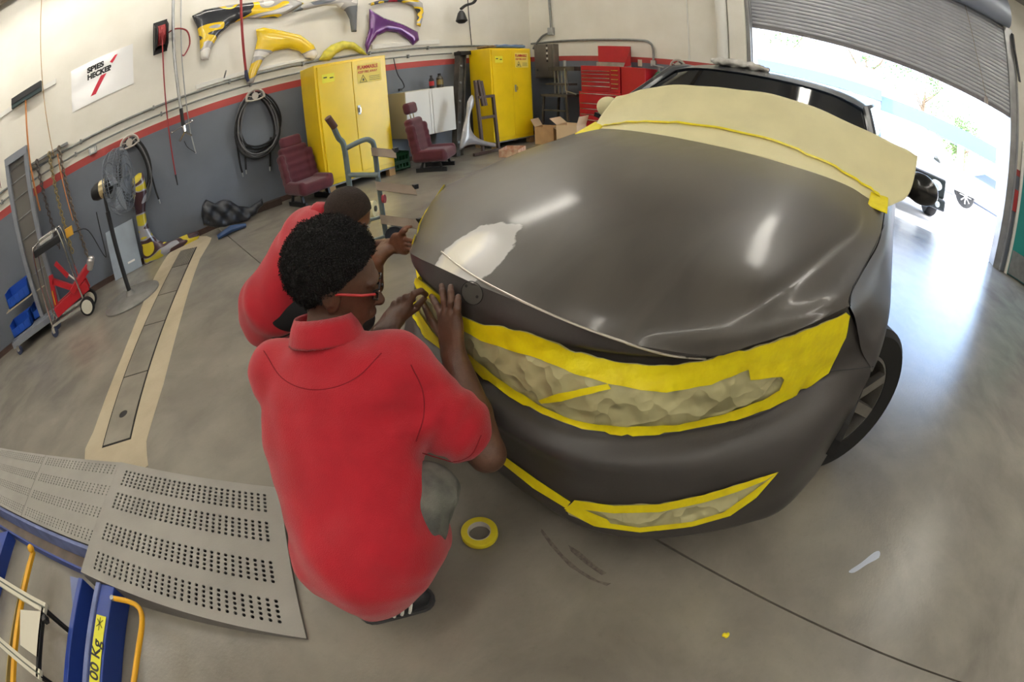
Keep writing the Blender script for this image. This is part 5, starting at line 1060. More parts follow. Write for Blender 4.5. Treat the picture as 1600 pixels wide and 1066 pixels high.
# cardboard boxes
M_CARD = mat('cardboard', rgb(196, 160, 116), .8, 0, .08, 6); M_CARD2 = mat('pale_cardboard', rgb(222, 196, 160), .8)
def carton(label, c, sz, rz, flaps, m, grp='cardboard boxes'):
    t = thing('cardboard_box', label, 'box', c, grp); R = Matrix.Rotation(rz, 4, 'Z'); w, d, h = sz
    def part(nm, lo, hi, mm, Rl=None, piv=None):
        b = MB(); b.M = Matrix.Translation(c) @ R @ ((Matrix.Translation(piv) @ Rl @ Matrix.Translation(-Vector(piv))) if Rl else Matrix.Identity(4)); b.box(lo, hi); b.build(nm, mm, t)
    part('bottom', (-w / 2, -d / 2, 0), (w / 2, d / 2, .006), m)
    for s in (-1, 1): part('side', (-w / 2, s * d / 2 - .003, 0), (w / 2, s * d / 2 + .003, h), m); part('end', (s * w / 2 - .003, -d / 2, 0), (s * w / 2 + .003, d / 2, h), m)
    for s, an in flaps: part('flap', (-w / 2, s * d / 2 - .003, h), (w / 2, s * d / 2 + .003, h + d * .45), M_CARD2, Matrix.Rotation(an, 4, 'X'), (0, s * d / 2, h))
    return t
carton('open cardboard box with a hanging flap beside the corner cabinet', (6.62, 5.22, 0), (.36, .34, .32), .3, [(-1, 2.2), (1, -.5)], M_CARD)
carton('pale cardboard box with raised flaps before the press stand', (6.58, 4.68, 0), (.42, .36, .40), .2, [(-1, .3), (1, -.9)], M_CARD2)
carton('small flat printed cardboard box on the floor near the hood', (5.36, 4.92, 0), (.42, .3, .12), .45, [], mat('red_print_card', rgb(176, 118, 92), .7, 0, 0, 14, col2=rgb(206, 180, 150)))
# stuff on the corner cabinet
F_ = Field(); F_.rbox((6.25, 5.78, 1.845), (.33, .18, .03), .028, None, 0); F_.disp = lambda P: .006 * np.sin(P[:, 0] * 23) * np.sin(P[:, 1] * 31); o = grow(F_, .015, 'folded_blanket', mat('blue_blanket', rgb(104, 126, 160), .9, 0, .1, 12)); tag(o, 'folded grey-blue blanket on top of the corner cabinet', 'blanket')
F_ = Field(); F_.rbox((5.76, 5.75, 1.835), (.11, .14, .02), .018, None, 0); F_.disp = lambda P: .008 * np.sin(P[:, 0] * 41) * np.sin(P[:, 1] * 37); o = grow(F_, .012, 'crumpled_rag', mat('brown_rag', rgb(132, 112, 88), .9, 0, .2, 20)); tag(o, 'crumpled brown rag on the corner cabinet edge', 'rag')
# wall arm lamp at the top
b = MB(); b.tube(catmull([(5.95, YW, 3.1), (5.92, YW - .15, 2.9), (5.80, YW - .2, 2.75), (5.6, YW - .22, 2.68), (5.47, YW - .24, 2.6)], 18), .028, 8); o = b.build('wall_arm_lamp', M_BLACK, None, smooth=True); tag(o, 'black swing-arm work lamp high on the wall above the steel rail', 'lamp')
b = MB(); b.lathe([(.03, 0), (.06, .05), (.10, .2), (.06, .24), (0, .25)], (5.47, YW - .24, 2.56), (-.1, -.1, -1), 14); b.build('lamp_head', M_BLACK, o, smooth=True)
b = MB(); b.tube([(5.82, YW - .02, 4.6), (5.84, YW - .02, 2.6), (5.86, YW - .03, 1.92)], .008, 5); tag(b.build('wall_cable', M_BLACK), 'thin black cable running down the wall to the rail', 'cable')
# back wall: steel panel, conduits
pn = thing('electrical_panel', 'grey steel electrical panel on the back wall by the corner', 'electrical panel', (XW, 5.8, 1.2)); M_PAN = mat('panel_steel', rgb(122, 116, 106), .35, .5, .1, 5)
b = MB(); b.box((XW - .16, 5.56, 1.215), (XW, 6.03, 1.93)); b.build('box', M_PAN, pn, bevel=.006); b = MB(); b.box((XW - .172, 5.60, 1.24), (XW - .16, 5.99, 1.91)); d = b.build('door', M_PAN, pn, bevel=.004)
b = MB(); b.box((XW - .185, 5.93, 1.36), (XW - .17, 5.96, 1.40)); b.build('latch', M_CHROME, d)
for k in range(7): b = MB(); b.box((XW - .176, 5.69, 1.55 + k * .055), (XW - .17, 5.73, 1.585 + k * .055)); b.build('label', M_WHITE if k % 2 else M_BLACK, d)
b = MB(); b.tube(catmull([(XW - .04, 5.70, CEIL), (XW - .04, 5.70, 3.0), (XW - .04, 5.69, 2.6), (XW - .05, 5.68, 2.28)], 14), .022, 8); tag(b.build('riser_conduit', M_GALV, None, smooth=True), 'steel conduit rising from the junction box to the ceiling', 'pipe')
b = MB(); b.tube(catmull([(XW - .04, 5.74, 2.18), (XW - .04, 5.9, 2.12), (XW - .04, 6.05, 1.98), (XW - .04, 6.15, 1.85)], 12), .022, 8); tag(b.build('bent_conduit', M_GALV, None, smooth=True), 'short bent conduit from junction box to corner', 'pipe')
b = MB(); b.box((XW - .08, 5.63, 2.13), (XW, 5.75, 2.29)); tag(b.build('junction_box', M_STEEL, None, bevel=.006), 'square steel junction box above the electrical panel', 'junction box')
b = MB(); b.tube(catmull([(XW - .03, 6.2, 1.97), (XW - .03, 5.5, 1.99), (XW - .03, 4.5, 2.0), (XW - .03, 3.82, 2.0), (XW - .03, 3.63, 1.96), (XW - .03, 3.57, 1.84), (XW - .03, 3.57, 1.62)], 40), .021, 8); tag(b.build('long_conduit', M_GALV, None, smooth=True), 'long conduit on the back wall bending down behind the tool chest', 'pipe')
b = MB(); b.box((XW - .05, 3.52, 1.52), (XW, 3.62, 1.63)); tag(b.build('outlet_box', M_STEEL, None, bevel=.006), 'small steel outlet box at the end of the long conduit', 'outlet')
b = MB(); b.box((XW - .012, 3.80, 1.5), (XW, 3.88, 1.63)); tag(b.build('wall_switch', mat('ivory_switch', rgb(222, 212, 186), .5), None, bevel=.003), 'ivory wall switch on the stripe right of the tool chest', 'switch')
b = MB(); b.tube([(XW - .07, 2.30, 0), (XW - .07, 2.30, CEIL)], .10, 20); tag(b.build('white_column_pipe', M_WHITE, None, smooth=True), 'thick white vertical pipe left of the doorway', 'pipe')
b = MB(); b.tube([(XW - .01, 2.92, 1.7), (XW - .01, 2.92, CEIL)], .012, 6); tag(b.build('thin_pipe', M_WHITE, None, smooth=True), 'thin white pipe on the back wall left of the thick one', 'pipe')
# red tool chest
tc_ = thing('tool_chest', 'red stacked tool chest with open lid by the back wall', 'tool chest', (7.1, 4.3, 0)); M_TRED = mat('tool_red', rgb(176, 24, 36), .32, 0, .05, 5, coat=.3); xf = 6.88
def drawers(y0, y1, zs, xf, nm='drawer'):
    for z0, z1 in zip(zs[:-1], zs[1:]):
        b = MB(); b.box((xf - .012, y0, z0 + .006), (xf + .01, y1, z1 - .006)); d = b.build(nm, M_TRED, tc_); b = MB(); b.box((xf - .022, y0 + .005, z1 - .022), (xf - .012, y1 - .005, z1 - .008)); b.build('pull_bar', M_CHROME, d)
b = MB(); b.box((xf, 3.90, .10), (XW - .06, 4.72, .98)); b.build('lower_cabinet', M_TRED, tc_, bevel=.006); drawers(3.93, 4.69, [.12, .30, .48, .58, .68, .78, .96], xf)
b = MB(); b.box((xf + .02, 3.92, .98), (XW - .08, 4.68, 1.46)); b.build('upper_cabinet', M_TRED, tc_, bevel=.006); drawers(4.10, 4.66, [1.0, 1.1, 1.18, 1.25, 1.32, 1.38], xf + .02); drawers(3.94, 4.08, [1.0, 1.08, 1.16, 1.24, 1.32, 1.40], xf + .02, 'side_drawer')
b = MB(); b.box((xf + .03, 3.46, .80), (XW - .12, 3.90, 1.46)); b.build('side_locker', M_TRED, tc_, bevel=.006)
b = MB(); b.box((XW - .20, 3.92, 1.55), (XW - .175, 4.56, 1.86)); b.add([(XW - .19, 3.92, 1.86), (XW - .19, 3.92, 1.50), (xf + .15, 3.92, 1.46), (XW - .17, 3.92, 1.86)], [[0, 1, 2, 3]]); b.build('open_lid', M_TRED, tc_); b = MB(); b.box((xf + .3, 3.96, 1.46), (XW - .1, 4.54, 1.54)); b.build('tray', M_STEEL, tc_)
for x, y in ((xf + .06, 3.96), (xf + .06, 4.66), (XW - .12, 3.96), (XW - .12, 4.66)): caster(x, y, tc_, .045, M_RUBBER)
# press stand
ps = thing('press_stand', 'dark steel press on an open leg stand beside the tool chest', 'machine', (7.0, 5.15, 0)); xp = 6.95
for y, y2 in ((4.93, 4.88), (5.42, 5.50)):
    for x in (xp - .15, xp + .3): b = MB(); b.bar((x, y2, 0), (x, y, .88), .035); b.build('leg', M_OLD, ps)
b = MB(); b.box((xp - .2, 4.88, .86), (xp + .35, 5.46, .91)); b.build('table', M_OLD, ps); b = MB(); b.bar((xp - .15, 4.9, .6), (xp - .15, 5.46, .6), .03); b.build('brace', M_OLD, ps)
for y in (5.02, 5.12, 5.2, 5.28): b = MB(); b.tube([(xp, y, .91), (xp, y, 1.36)], .014, 6); b.build('column', M_STEEL, ps)
b = MB(); b.box((xp - .08, 4.80, 1.36), (xp + .12, 5.36, 1.44)); b.build('head', M_OLD, ps); b = MB(); b.tube([(xp, 5.05, 1.44), (xp, 5.05, 1.56)], .03, 10); b.build('ram', M_STEEL, ps); b = MB(); b.box((xp - .12, 4.9, 1.08), (xp + .15, 5.4, 1.12)); b.build('platen', M_OLD, ps); b = MB(); b.bar((xp - .1, 4.98, 1.4), (xp - .14, 4.94, .98), .02); b.bar((xp - .14, 4.94, .98), (xp - .12, 4.74, .92), .02); b.build('crank', M_STEEL, ps)
# gas cylinder, third hose
gy = thing('gas_cylinder', 'green gas cylinder with valve behind the masked windscreen', 'cylinder', (7.15, 3.33, 0)); b = MB(); b.lathe([(.12, 0), (.12, 1.25), (.10, 1.33), (.05, 1.40), (.03, 1.42)], (7.15, 3.33, 0), (0, 0, 1), 24); b.build('tank', mat('cylinder_green', rgb(36, 100, 62), .4), gy, smooth=True); b = MB(); b.tube([(7.15, 3.33, 1.41), (7.15, 3.33, 1.52)], .02, 8); b.tube([(7.15, 3.24, 1.50), (7.15, 3.44, 1.53)], .018, 8); b.build('valve', M_GALV, gy, smooth=True)
coil('coiled_hose', 'coiled black hose on the back wall near the gas cylinder', 3.08, 1.30, .24, .34, 7, [], 8, wall='X', yb=XW)
b = MB(); b.box((XW - .012, 3.62, 1.30), (XW, 3.74, 1.46)); o = b.build('wall_notice', mat('notice_red', rgb(150, 52, 50), .6)); tag(o, 'small red notice on the back wall beside the gas cylinder', 'notice')
# ================================================================== masking-paper trolley
ml = thing('paper_trolley', 'masking paper trolley with brown cutter trays and one cream roll', 'trolley', (1.8, 3.2, 0)); M_TUBE2 = mat('teal_grey_tube', rgb(120, 132, 132), .45, .4, .12, 10); e1 = nrm((.62, -.78, 0))
pA = A3(1.67, 3.22, 0); pB = A3(1.91, 3.18, 0); U3 = A3(0, 0, 1)
b = MB(); b.tube(catmull([pA + U3 * .08, pA + U3 * .5, pA + U3 * .88, pA + A3(-.04, 0, .97), A3(1.585, 3.2, 1.08)], 20), .022, 10); o = b.build('post', M_TUBE2, ml, smooth=True); b = MB(); b.tube([A3(1.60, 3.2, 1.06), A3(1.545, 3.19, 1.15)], .028, 10); b.build('grip', mat('brown_grip', rgb(92, 62, 52), .7), o, smooth=True)
b = MB(); b.tube(catmull([pB + U3 * .08, pB + U3 * .5, pB + U3 * .82, pB + A3(-.03, .0, .89), pB + A3(-.09, .01, .905), pA + U3 * .87], 24), .021, 10); b.build('post', M_TUBE2, ml, smooth=True)
b = MB(); b.tube([pA + U3 * .66, pA + U3 * .63 + e1 * .25], .02, 10); b.build('spindle', M_TUBE2, ml, smooth=True)
for z in (.25, .08): b = MB(); b.tube([pA + U3 * z, pB + U3 * z], .015, 8); b.build('cross_tube', M_TUBE2, ml)
M_TRAY = mat('brown_tray', rgb(150, 134, 118), .5, .2, .1, 9)
cw_ = nrm(A3(-.42, -.72, -.75))
for z in (.83, .55, .27):
    q = pB + U3 * z + A3(-.03, .0, 0); L_ = nrm(e1 - U3 * .22) * (.20 if z > .8 else .33); b = MB(); b.add([q, q + L_, q + L_ + cw_ * .085, q + cw_ * .085], [[0, 1, 2, 3]]); b.add([q, q + L_, q + L_ + A3(.02, .03, -.015), q + A3(.02, .03, -.015)], [[0, 1, 2, 3]]); tr_ = b.build('cutter_tray', M_TRAY, ml, solid=.006); b = MB(); b.box(q + L_ - .018, q + L_ + .018); b.build('end_clip', M_BLACK, tr_)
q = onY(586, 326, 3.0) - e1 * .16; b = MB(); b.lathe([(.02, 0), (.062, 0), (.062, .32), (.02, .32)], q - e1 * .16, e1, 28); o = b.build('paper_roll', M_PAPER2, ml, smooth=True); b = MB(); b.lathe([(.022, -.01), (.022, .33), (.012, .33)], q - e1 * .16, e1, 16); b.build('core', mat('core_grey', rgb(90, 88, 80), .7), o)
b = MB(); b.lathe([(.0, 0), (.035, 0), (.035, .02), (.0, .02)], pB + U3 * .40 + A3(0, -.03, 0), e1, 18); b.build('tension_knob', mat('knob_red', rgb(150, 40, 52), .5), ml, smooth=True)
for p in (pB + A3(.05, -.06, .08), pA + A3(-.05, .06, .08)):
    b = MB(); b.lathe([(.02, -.025), (.08, -.025), (.08, .025), (.02, .025)], p, (.7, .7, 0), 20); b.build('wheel', mat('blue_black_tyre', rgb(50, 54, 66), .6), ml, smooth=True)
# tape roll and scrap
tp = thing('tape_roll', 'roll of yellow masking tape lying on the concrete', 'tape', (.536, .706, 0)); b = MB(); b.lathe([(.038, .001), (.058, .001), (.060, .004), (.060, .022), (.058, .025), (.038, .025), (.038, .001)], (.536, .706, 0), (0, 0, 1), 40); b.build('tape', mat('yellow_tape_roll', rgb(226, 208, 40), .45, 0, .04, 30), tp, smooth=True); b = MB(); b.lathe([(.038, .001), (.038, .0255), (.0355, .0255), (.0355, .001), (.038, .001)], (.536, .706, 0), (0, 0, 1), 40); b.build('core', mat('card_core', rgb(206, 200, 188), .8), tp, smooth=True)
q = onZ(1136, 993, .006); F_ = Field(); F_.ell(q, (.011, .007, .006), None, 0).ell(q + A3(-.004, .010, .002), (.008, .006, .005), None, .004); o = grow(F_, .0015, 'tape_scrap', MATS['yellow_masking_tape']); tag(o, 'tiny crumpled scrap of yellow tape on the open floor', 'scrap')
q = onZ(1349, 876, 0); b = MB(); ol = smooth_poly([onZ(*p)[:2] for p in ((1326, 893), (1345, 880), (1365, 864), (1374, 862), (1373, 872), (1355, 882), (1335, 895))], 3); b.prism([(x, y, .0006) for x, y in ol], (0, 0, .0008)); tag(b.build('paint_smear', mat('pale_smear', rgb(190, 196, 206), .4)), 'pale grey paint smear on the floor right of the car', 'smear')

q = A3(*cw(2.62, -.30, 1.488)); F_ = Field(); F_.ell(q, (.10, .16, .03), None, 0).ell(q + A3(.02, -.16, .0), (.08, .10, .022), None, .03); F_.disp = lambda P: .012 * np.sin(P[:, 0] * 60) * np.sin(P[:, 1] * 43 + P[:, 2] * 30); o = grow(F_, .008, 'roof_rag', mat('white_rag', rgb(214, 212, 206), .9, 0, .2, 16)); tag(o, 'crumpled white rag lying on the car roof', 'rag')

for lb, pl in (('dark scuff mark on the concrete below the bumper lip', [(846, 826), (862, 846), (880, 868), (905, 890), (935, 908), (955, 912), (948, 916), (920, 905), (890, 886), (862, 856), (845, 832)]), ('short dark scuff mark on the concrete inside the longer one', [(888, 852), (905, 862), (930, 884), (948, 896), (940, 899), (915, 882), (892, 862)])):
    b = MB(); b.prism([(*onZ(*p)[:2], .0006) for p in pl], (0, 0, .0006)); tag(b.build('floor_scuff', mat('scuff_brown', rgb(96, 88, 77), .6, 0, .3, 60)), lb, 'scuff', 'scuffs on the floor')
# ================================================================== vehicle lift with perforated ramp, lower left
lf = thing('vehicle_lift', 'grey perforated lift ramp and platform on a blue steel base', 'vehicle lift', onZ(200, 860, 0)); M_RAMP = mat('ramp_grey', rgb(150, 147, 140), .55, .15, .08, 4, .05, 120)
ZP = .14
PA, PB, PC, PD = onZ(188, 722, ZP), onZ(437, 762, .025), onZ(479, 998, .012), onZ(126, 894, ZP)
def bil(a, b_, c, d, s, t): return (a * (1 - s) + b_ * s) * (1 - t) + (d * (1 - s) + c * s) * t
def perforated(name, a, b_, c, d, ns, nt, hole, r, par, drop, seed=1):
    """plate with real round holes; s along a->b, t along a->d"""
    b = MB(); rn = random.Random(seed)
    for i in range(ns):
        for j in range(nt):
            P4 = [bil(a, b_, c, d, (i + di) / ns, (j + dj) / nt) for di, dj in ((0, 0), (1, 0), (1, 1), (0, 1))]
            if hole(i, j):
                cc = sum(P4) / 4; nseg = 8; ex = (P4[1] - P4[0]); ey = (P4[3] - P4[0]); ex = ex / np.linalg.norm(ex); ey = ey / np.linalg.norm(ey)
                ring = [cc + (ex * math.cos(-3 * PI / 4 + 2 * PI * k / nseg) + ey * math.sin(-3 * PI / 4 + 2 * PI * k / nseg)) * r for k in range(nseg)]
                vs = P4 + ring + [q - A3(0, 0, drop) for q in ring]; fs = []
                for k in range(4):
                    s0 = 2 * k; fs += [[k, 4 + s0, 4 + s0 + 1], [k, 4 + s0 + 1, (k + 1) % 4] if False else [k, 4 + s0 + 1, 4 + (s0 + 2) % nseg], [k, 4 + (s0 + 2) % nseg, (k + 1) % 4]]
                fs += [[4 + k, 12 + k, 12 + (k + 1) % 8, 4 + (k + 1) % 8] for k in range(8)]; b.add(vs, fs)
            else: b.add(P4, [[0, 1, 2, 3]])
    return b.build(name, M_RAMP, par, fixn=False)
NS, NT = 32, 33
bands = [range(2, 7), range(9, 14), range(18, 23), range(26, 31)]
hole1 = lambda i, j: 2 <= i <= 29 and any(j in q for q in bands)
rp = perforated('ramp_plate', PA, PB, PC, PD, NS, NT, hole1, .0078, lf, .006)
b = MB(); dn = A3(0, 0, .016); b.add([p - dn for p in (PA, PB, PC, PD)], [[0, 1, 2, 3]]); b.build('ramp_underside', M_BLACK, rp)
b = MB()
for p, q in ((PD, PC), (PC, PB), (PB, PA), (PA, PD)): b.add([p, q, A3(q[0], q[1], 0), A3(p[0], p[1], 0)], [[0, 1, 2, 3]])
b.build('ramp_skirt', mat('skirt_grey', rgb(112, 108, 104), .6, .1, .1, 6), lf)
P2a, P2d, P2b, P2c = onZ(72, 711, ZP - .012), onZ(33, 807, ZP - .012), onZ(192, 723, ZP - .012), onZ(140, 852, ZP - .012)
perforated('platform_plate', P2a, P2b, P2c, P2d, 24, 30, lambda i, j: (j % 8) in (1, 2, 3, 4) and i > 0, .0052, lf, .004)
P3a = P2a + (P2a - P2b) * 1.25; P3d = P2d + (P2d - P2c) * 1.25; g = (P2b - P2a) * .006
perforated('platform_plate', P3a, P2a - g, P2d - g, P3d, 30, 30, lambda i, j: (j % 8) in (1, 2, 3, 4), .0052, lf, .004)
b = MB(); b.add([p - A3(0, 0, .012) for p in (P3a, P2b, P2c, P3d)], [[0, 1, 2, 3]]); b.build('platform_underside', M_BLACK, lf)
M_LBLUE = mat('lift_blue', rgb(34, 62, 142), .4, 0, .08, 5); M_LBLUE2 = mat('lift_worn_blue', rgb(104, 116, 160), .5, 0, .2, 9)
sd = P2c - P3d; sd = sd / np.linalg.norm(sd); out = np.array([sd[1], -sd[0], 0]); out = out if out @ (np.array([0, 0, 0]) - P2c) > 0 else -out
e0, e1_ = P3d - A3(0, 0, ZP), P2c + sd * .06 - A3(0, 0, ZP)
b = MB(); b.bar(e0 + out * .012 + A3(0, 0, .075), e1_ + out * .012 + A3(0, 0, .075), .02, .11); b.build('side_rail', M_LBLUE2, lf); b = MB(); b.bar(e0 + out * .05 + A3(0, 0, .02), e1_ + out * .05 + A3(0, 0, .02), .09, .015); b.build('rail_foot', mat('worn_steel', rgb(126, 112, 98), .5, .3, .2, 8), lf)
b = MB(); b.bar(e0 + out * .10 + A3(0, 0, .035), e1_ + out * .10 + A3(0, 0, .035), .012, .06); b.build('outer_flange', M_LBLUE, lf)
# base cross beam running towards the viewer
c0 = onZ(150, 912, .10); c1 = onZ(128, 1090, .10); cdv = nrm(c1 - c0); cs = A3(-cdv[1], cdv[0], 0); cs = cs if (RW @ cs)[0] > 0 else -cs
for nm, o_, w_, z_, h_, m_ in (('beam_flange', -.10, .035, .06, .12, M_LBLUE), ('beam_web', -.045, .07, .02, .03, M_LBLUE2), ('beam_channel', .0, .045, .015, .02, MATS['worn_steel']), ('beam_flange', .035, .03, .06, .12, M_LBLUE2), ('beam_top', .095, .09, .055, .11, M_LBLUE)):
    b = MB(); b.bar(c0 + cs * o_ + A3(0, 0, z_ - .10), c1 + cs * o_ + A3(0, 0, z_ - .10), w_, h_); b.build(nm, m_, lf, bevel=.004)
b = MB(); b.prism([c0 - cs * .12 + A3(0, 0, -.02), c0 - cs * .12 + cdv * .16 + A3(0, 0, -.02), c0 - cs * .20 + A3(0, 0, -.02)], (0, 0, .03)); b.build('gusset', M_LBLUE2, lf)
q0 = c0 + cdv * .15 + cs * .062; lp = [q0 + A3(0, 0, .0125), q0 + cs * .065 + A3(0, 0, .0125), q0 + cs * .065 + cdv * .40 + A3(0, 0, .0125), q0 + cdv * .40 + A3(0, 0, .0125)]
b = MB(); b.prism(lp, (0, 0, .001)); pl = b.build('capacity_label', mat('label_lime', rgb(226, 222, 40), .45), lf)
text_mesh('00 Kg', .078, 'lettering', M_INK, pl, axes(q0 + cdv * .30 + cs * .055 + A3(0, 0, .0145), -cdv, -cs if np.cross(-cdv, -cs)[2] > 0 else cs), bold=.001, shear=.15)
b = MB(); b.tube([q0 + cs * .012 + cdv * .02 + A3(0, 0, .015), q0 + cs * .05 + cdv * .055 + A3(0, 0, .015)], .0015, 4); b.tube([q0 + cs * .05 + cdv * .02 + A3(0, 0, .015), q0 + cs * .012 + cdv * .055 + A3(0, 0, .015)], .0015, 4); b.tube([q0 + cs * .03 + cdv * .01 + A3(0, 0, .015), q0 + cs * .03 + cdv * .07 + A3(0, 0, .015)], .0015, 4); b.build('warning_mark', M_INK, pl)
M_HY = mat('handle_yellow', rgb(236, 176, 34), .4)
b = MB(); b.tube(catmull([onZ(177, 935, .115), onZ(200, 940, .12), onZ(217, 950, .12), onZ(222, 972, .12), onZ(217, 1010, .12), onZ(209, 1066, .12), onZ(203, 1110, .12)], 30), .0115, 10); b.build('yellow_handle', M_HY, lf, smooth=True)
h0 = onZ(177, 936, .115); b = MB(); b.lathe([(.012, 0), (.012, .012), (0, .013)], h0, (0, 0, 1), 8); b.build('handle_bolt', M_STEEL, lf)
y0_, y1_ = onZ(52, 862, .10), onZ(20, 1085, .16); b = MB(); b.bar(y0_, y1_, .035, .02); b.build('yellow_arm', M_HY, lf, bevel=.003); b = MB(); b.bar(onZ(46, 880, .09), onZ(12, 1085, .14), .012, .03); b.build('arm_side', mat('arm_wear', rgb(150, 128, 70), .5), lf); b = MB(); b.ball(y0_ + A3(0, 0, .02), .024); b.build('arm_knob', M_HY, lf, smooth=True)
b = MB(); b.prism([(p[0], p[1], 0) for p in (onZ(0, 850), onZ(25, 845), onZ(-10, 990), onZ(-40, 1000))], (0, 0, .08)); b.build('base_plate', M_LBLUE, lf)
# cream frame lying over the base
ff = thing('cream_frame', 'cream slatted plastic frame lying over the blue lift base', 'frame', onZ(30, 970, .0)); M_CREAM = mat('cream_plastic', rgb(214, 208, 188), .45); zf = .21
def fz(x, y): return onZ(x, y, zf)
for a, c in (((-30, 888), (72, 952)), ((-30, 975), (64, 1056))):
    p, q = fz(*a), fz(*c); b = MB(); b.bar(p, q, .05, .02); o = b.build('slat', M_CREAM, ff, bevel=.003); b = MB(); b.bar(p + A3(0, 0, .0105), q + A3(0, 0, .0105), .008, .004); b.build('groove', mat('groove_grey', rgb(96, 98, 86), .6), o)
b = MB(); b.bar(fz(69, 950), fz(60, 1060), .018, .02); b.build('end_rail', M_BLACK, ff); b = MB(); b.prism([fz(34, 955), fz(69, 958), fz(62, 1030), fz(34, 1010)], (0, 0, .01)); b.build('end_panel', M_CREAM, ff)
b = MB(); p = fz(71, 968); b.box(p - .014, p + .014); b.build('clip', M_BLACK, ff)
for x, y in ((69, 952), (62, 1056)):
    p = fz(x, y); b = MB(); b.bar((p[0], p[1], .0), (p[0], p[1], zf), .02); b.build('support', M_BLACK, ff)
# ================================================================== outside the doorway
gx = XW + .25
M_ASPH = mat('bright_paving', rgb(196, 192, 186), .8, 0, .06, 1.5); b = MB(); b.box((gx, -30, -.25), (60, 30, -.03)); og = b.build('ground_outside', M_ASPH); tag(og, kind='structure')
bd_ = thing('canopy_building', 'pale building with blue canopy band across the yard', 'building', (21, 2, 0)); M_STUC = mat('pale_stucco', rgb(232, 232, 230), .8); M_BLUEB = mat('canopy_blue', rgb(74, 96, 138), .6)
b = MB(); b.box((21.5, -1.05, 0), (27, 14, 3.5)); b.build('wall', M_STUC, bd_); b = MB(); b.box((20.6, -1.0, 2.9), (21.5, 14, 3.75)); b.build('white_fascia', M_STUC, bd_); b = MB(); b.box((20.5, -1.0, 2.45), (21.5, 14, 2.92)); b.build('blue_band', M_BLUEB, bd_)
b = MB(); b.box((20.8, -7.2, 2.0), (24.5, -1.0, 2.72)); b.build('lower_canopy', M_BLUEB, bd_)
for y in (-6.9, -5.2, -3.6, -1.9): b = MB(); b.box((20.9, y - .16, 0), (21.2, y + .16, 2.0)); b.build('post', M_STUC, bd_)
for k in range(5): y = .6 + k * 2.4; b = MB(); b.box((21.46, y, .9), (21.5, y + 1.5, 2.2)); w_ = b.build('window', mat('window_blue', rgb(120, 150, 170), .1), bd_); b = MB(); b.box((21.44, y + .73, .9), (21.47, y + .77, 2.2)); b.build('mullion', M_STUC, w_)
# trees: each with trunk and leafy crown
M_LEAF = mat('leaf_green', rgb(58, 88, 36), .7, 0, 0, 3, col2=rgb(84, 112, 50)); M_BARK = mat('bark', rgb(110, 92, 72), .9)
def tree(label, x, y, h, r, n, seed):
    rn = np.random.RandomState(seed); t = thing('yard_tree', label, 'tree', (x, y, 0), 'trees behind the canopy'); b = MB(); b.tube([(x, y, 0), (x + .1, y + .1, h * .35), (x, y - .1, h * .6)], [.16, .13, .08], 7)
    for k in range(6): a = 2 * PI * k / 6; b.tube([(x, y, h * (.4 + .03 * k)), (x + r * .5 * math.cos(a), y + r * .5 * math.sin(a), h * .65), (x + r * .8 * math.cos(a), y + r * .8 * math.sin(a), h * .78)], [.07, .04, .015], 5)
    b.build('trunk', M_BARK, t); v = []; f = []
    cl = rn.randn(26, 3) * np.array([r * .5, r * .5, h * .14]) + np.array([x, y, h * .76])
    for i in range(n):
        p = cl[rn.randint(26)] + rn.randn(3) * r * .2; d = rn.randn(3); d /= np.linalg.norm(d); e = np.cross(d, rn.randn(3)); e /= np.linalg.norm(e); s = rn.uniform(.06, .13); o = len(v); v += [p, p + d * s + e * s * .4, p + d * s * 2, p + d * s - e * s * .4]; f.append([o, o + 1, o + 2, o + 3])
    b = MB(); b.add(v, f); b.build('crown', M_LEAF, t, fixn=False)
for i, a in enumerate((('broad leafy tree above the white fascia', 32, 5.5, 8.4, 2.6, 2600, 1), ('tall leafy tree at the fascia end', 31.5, -.4, 8.6, 2.4, 2600, 2), ('leafy tree behind the lower blue canopy', 31, -4.6, 7.6, 2.2, 2400, 3), ('small leafy tree under the canopy posts', 27, -6.6, 3.2, 1.4, 1800, 4), ('slim leafy tree beside the blue canopy end', 36, -9.4, 5.6, 1.6, 1800, 5))): tree(*a)
# pick-up truck nosing up to the door
tk = thing('pickup_truck', 'white pick-up truck with dark grille parked outside the doorway', 'truck', (9.5, -1.6, 0)); M_TW = mat('truck_white', rgb(232, 234, 236), .25, 0, coat=.6); M_TD = mat('truck_dark', rgb(52, 58, 56), .35)
TM = Matrix.Translation((8.75, -1.62, -.03)) @ Matrix.Rotation(math.radians(8), 4, 'Z')
def tbox(nm, lo, hi, m, bev=.03): b = MB(); b.M = TM; b.box(lo, hi); return b.build(nm, m, tk, bevel=bev)
b = MB(); b.M = TM; R_ = [[(.0, v, .62), (.02, v, .86), (.12, v, 1.0), (.5, v, 1.08), (1.15, v, 1.12)] for v in (-.30, -.1, .3, .8, 1.2, 1.4)]; b.grid(R_); b.build('hood', M_TW, tk, smooth='all', solid=.01)
tbox('front_fascia', (-.02, -.30, .50), (.15, 1.4, .86), M_TD); tbox('bumper', (-.12, -.32, .28), (.12, 1.42, .50), M_TD, .04); tbox('body_side', (.1, -.34, .35), (4.6, 1.44, 1.0), M_TW, .06); tbox('cab', (1.15, -.2, 1.0), (2.8, 1.3, 1.68), M_TW, .12)
b = MB(); b.M = TM; b.add([(1.02, -.18, 1.12), (1.02, 1.28, 1.12), (1.32, 1.18, 1.62), (1.32, -.08, 1.62)], [[0, 1, 2, 3]]); b.build('windshield', mat('truck_glass', rgb(130, 150, 170), .1), tk, solid=.01)
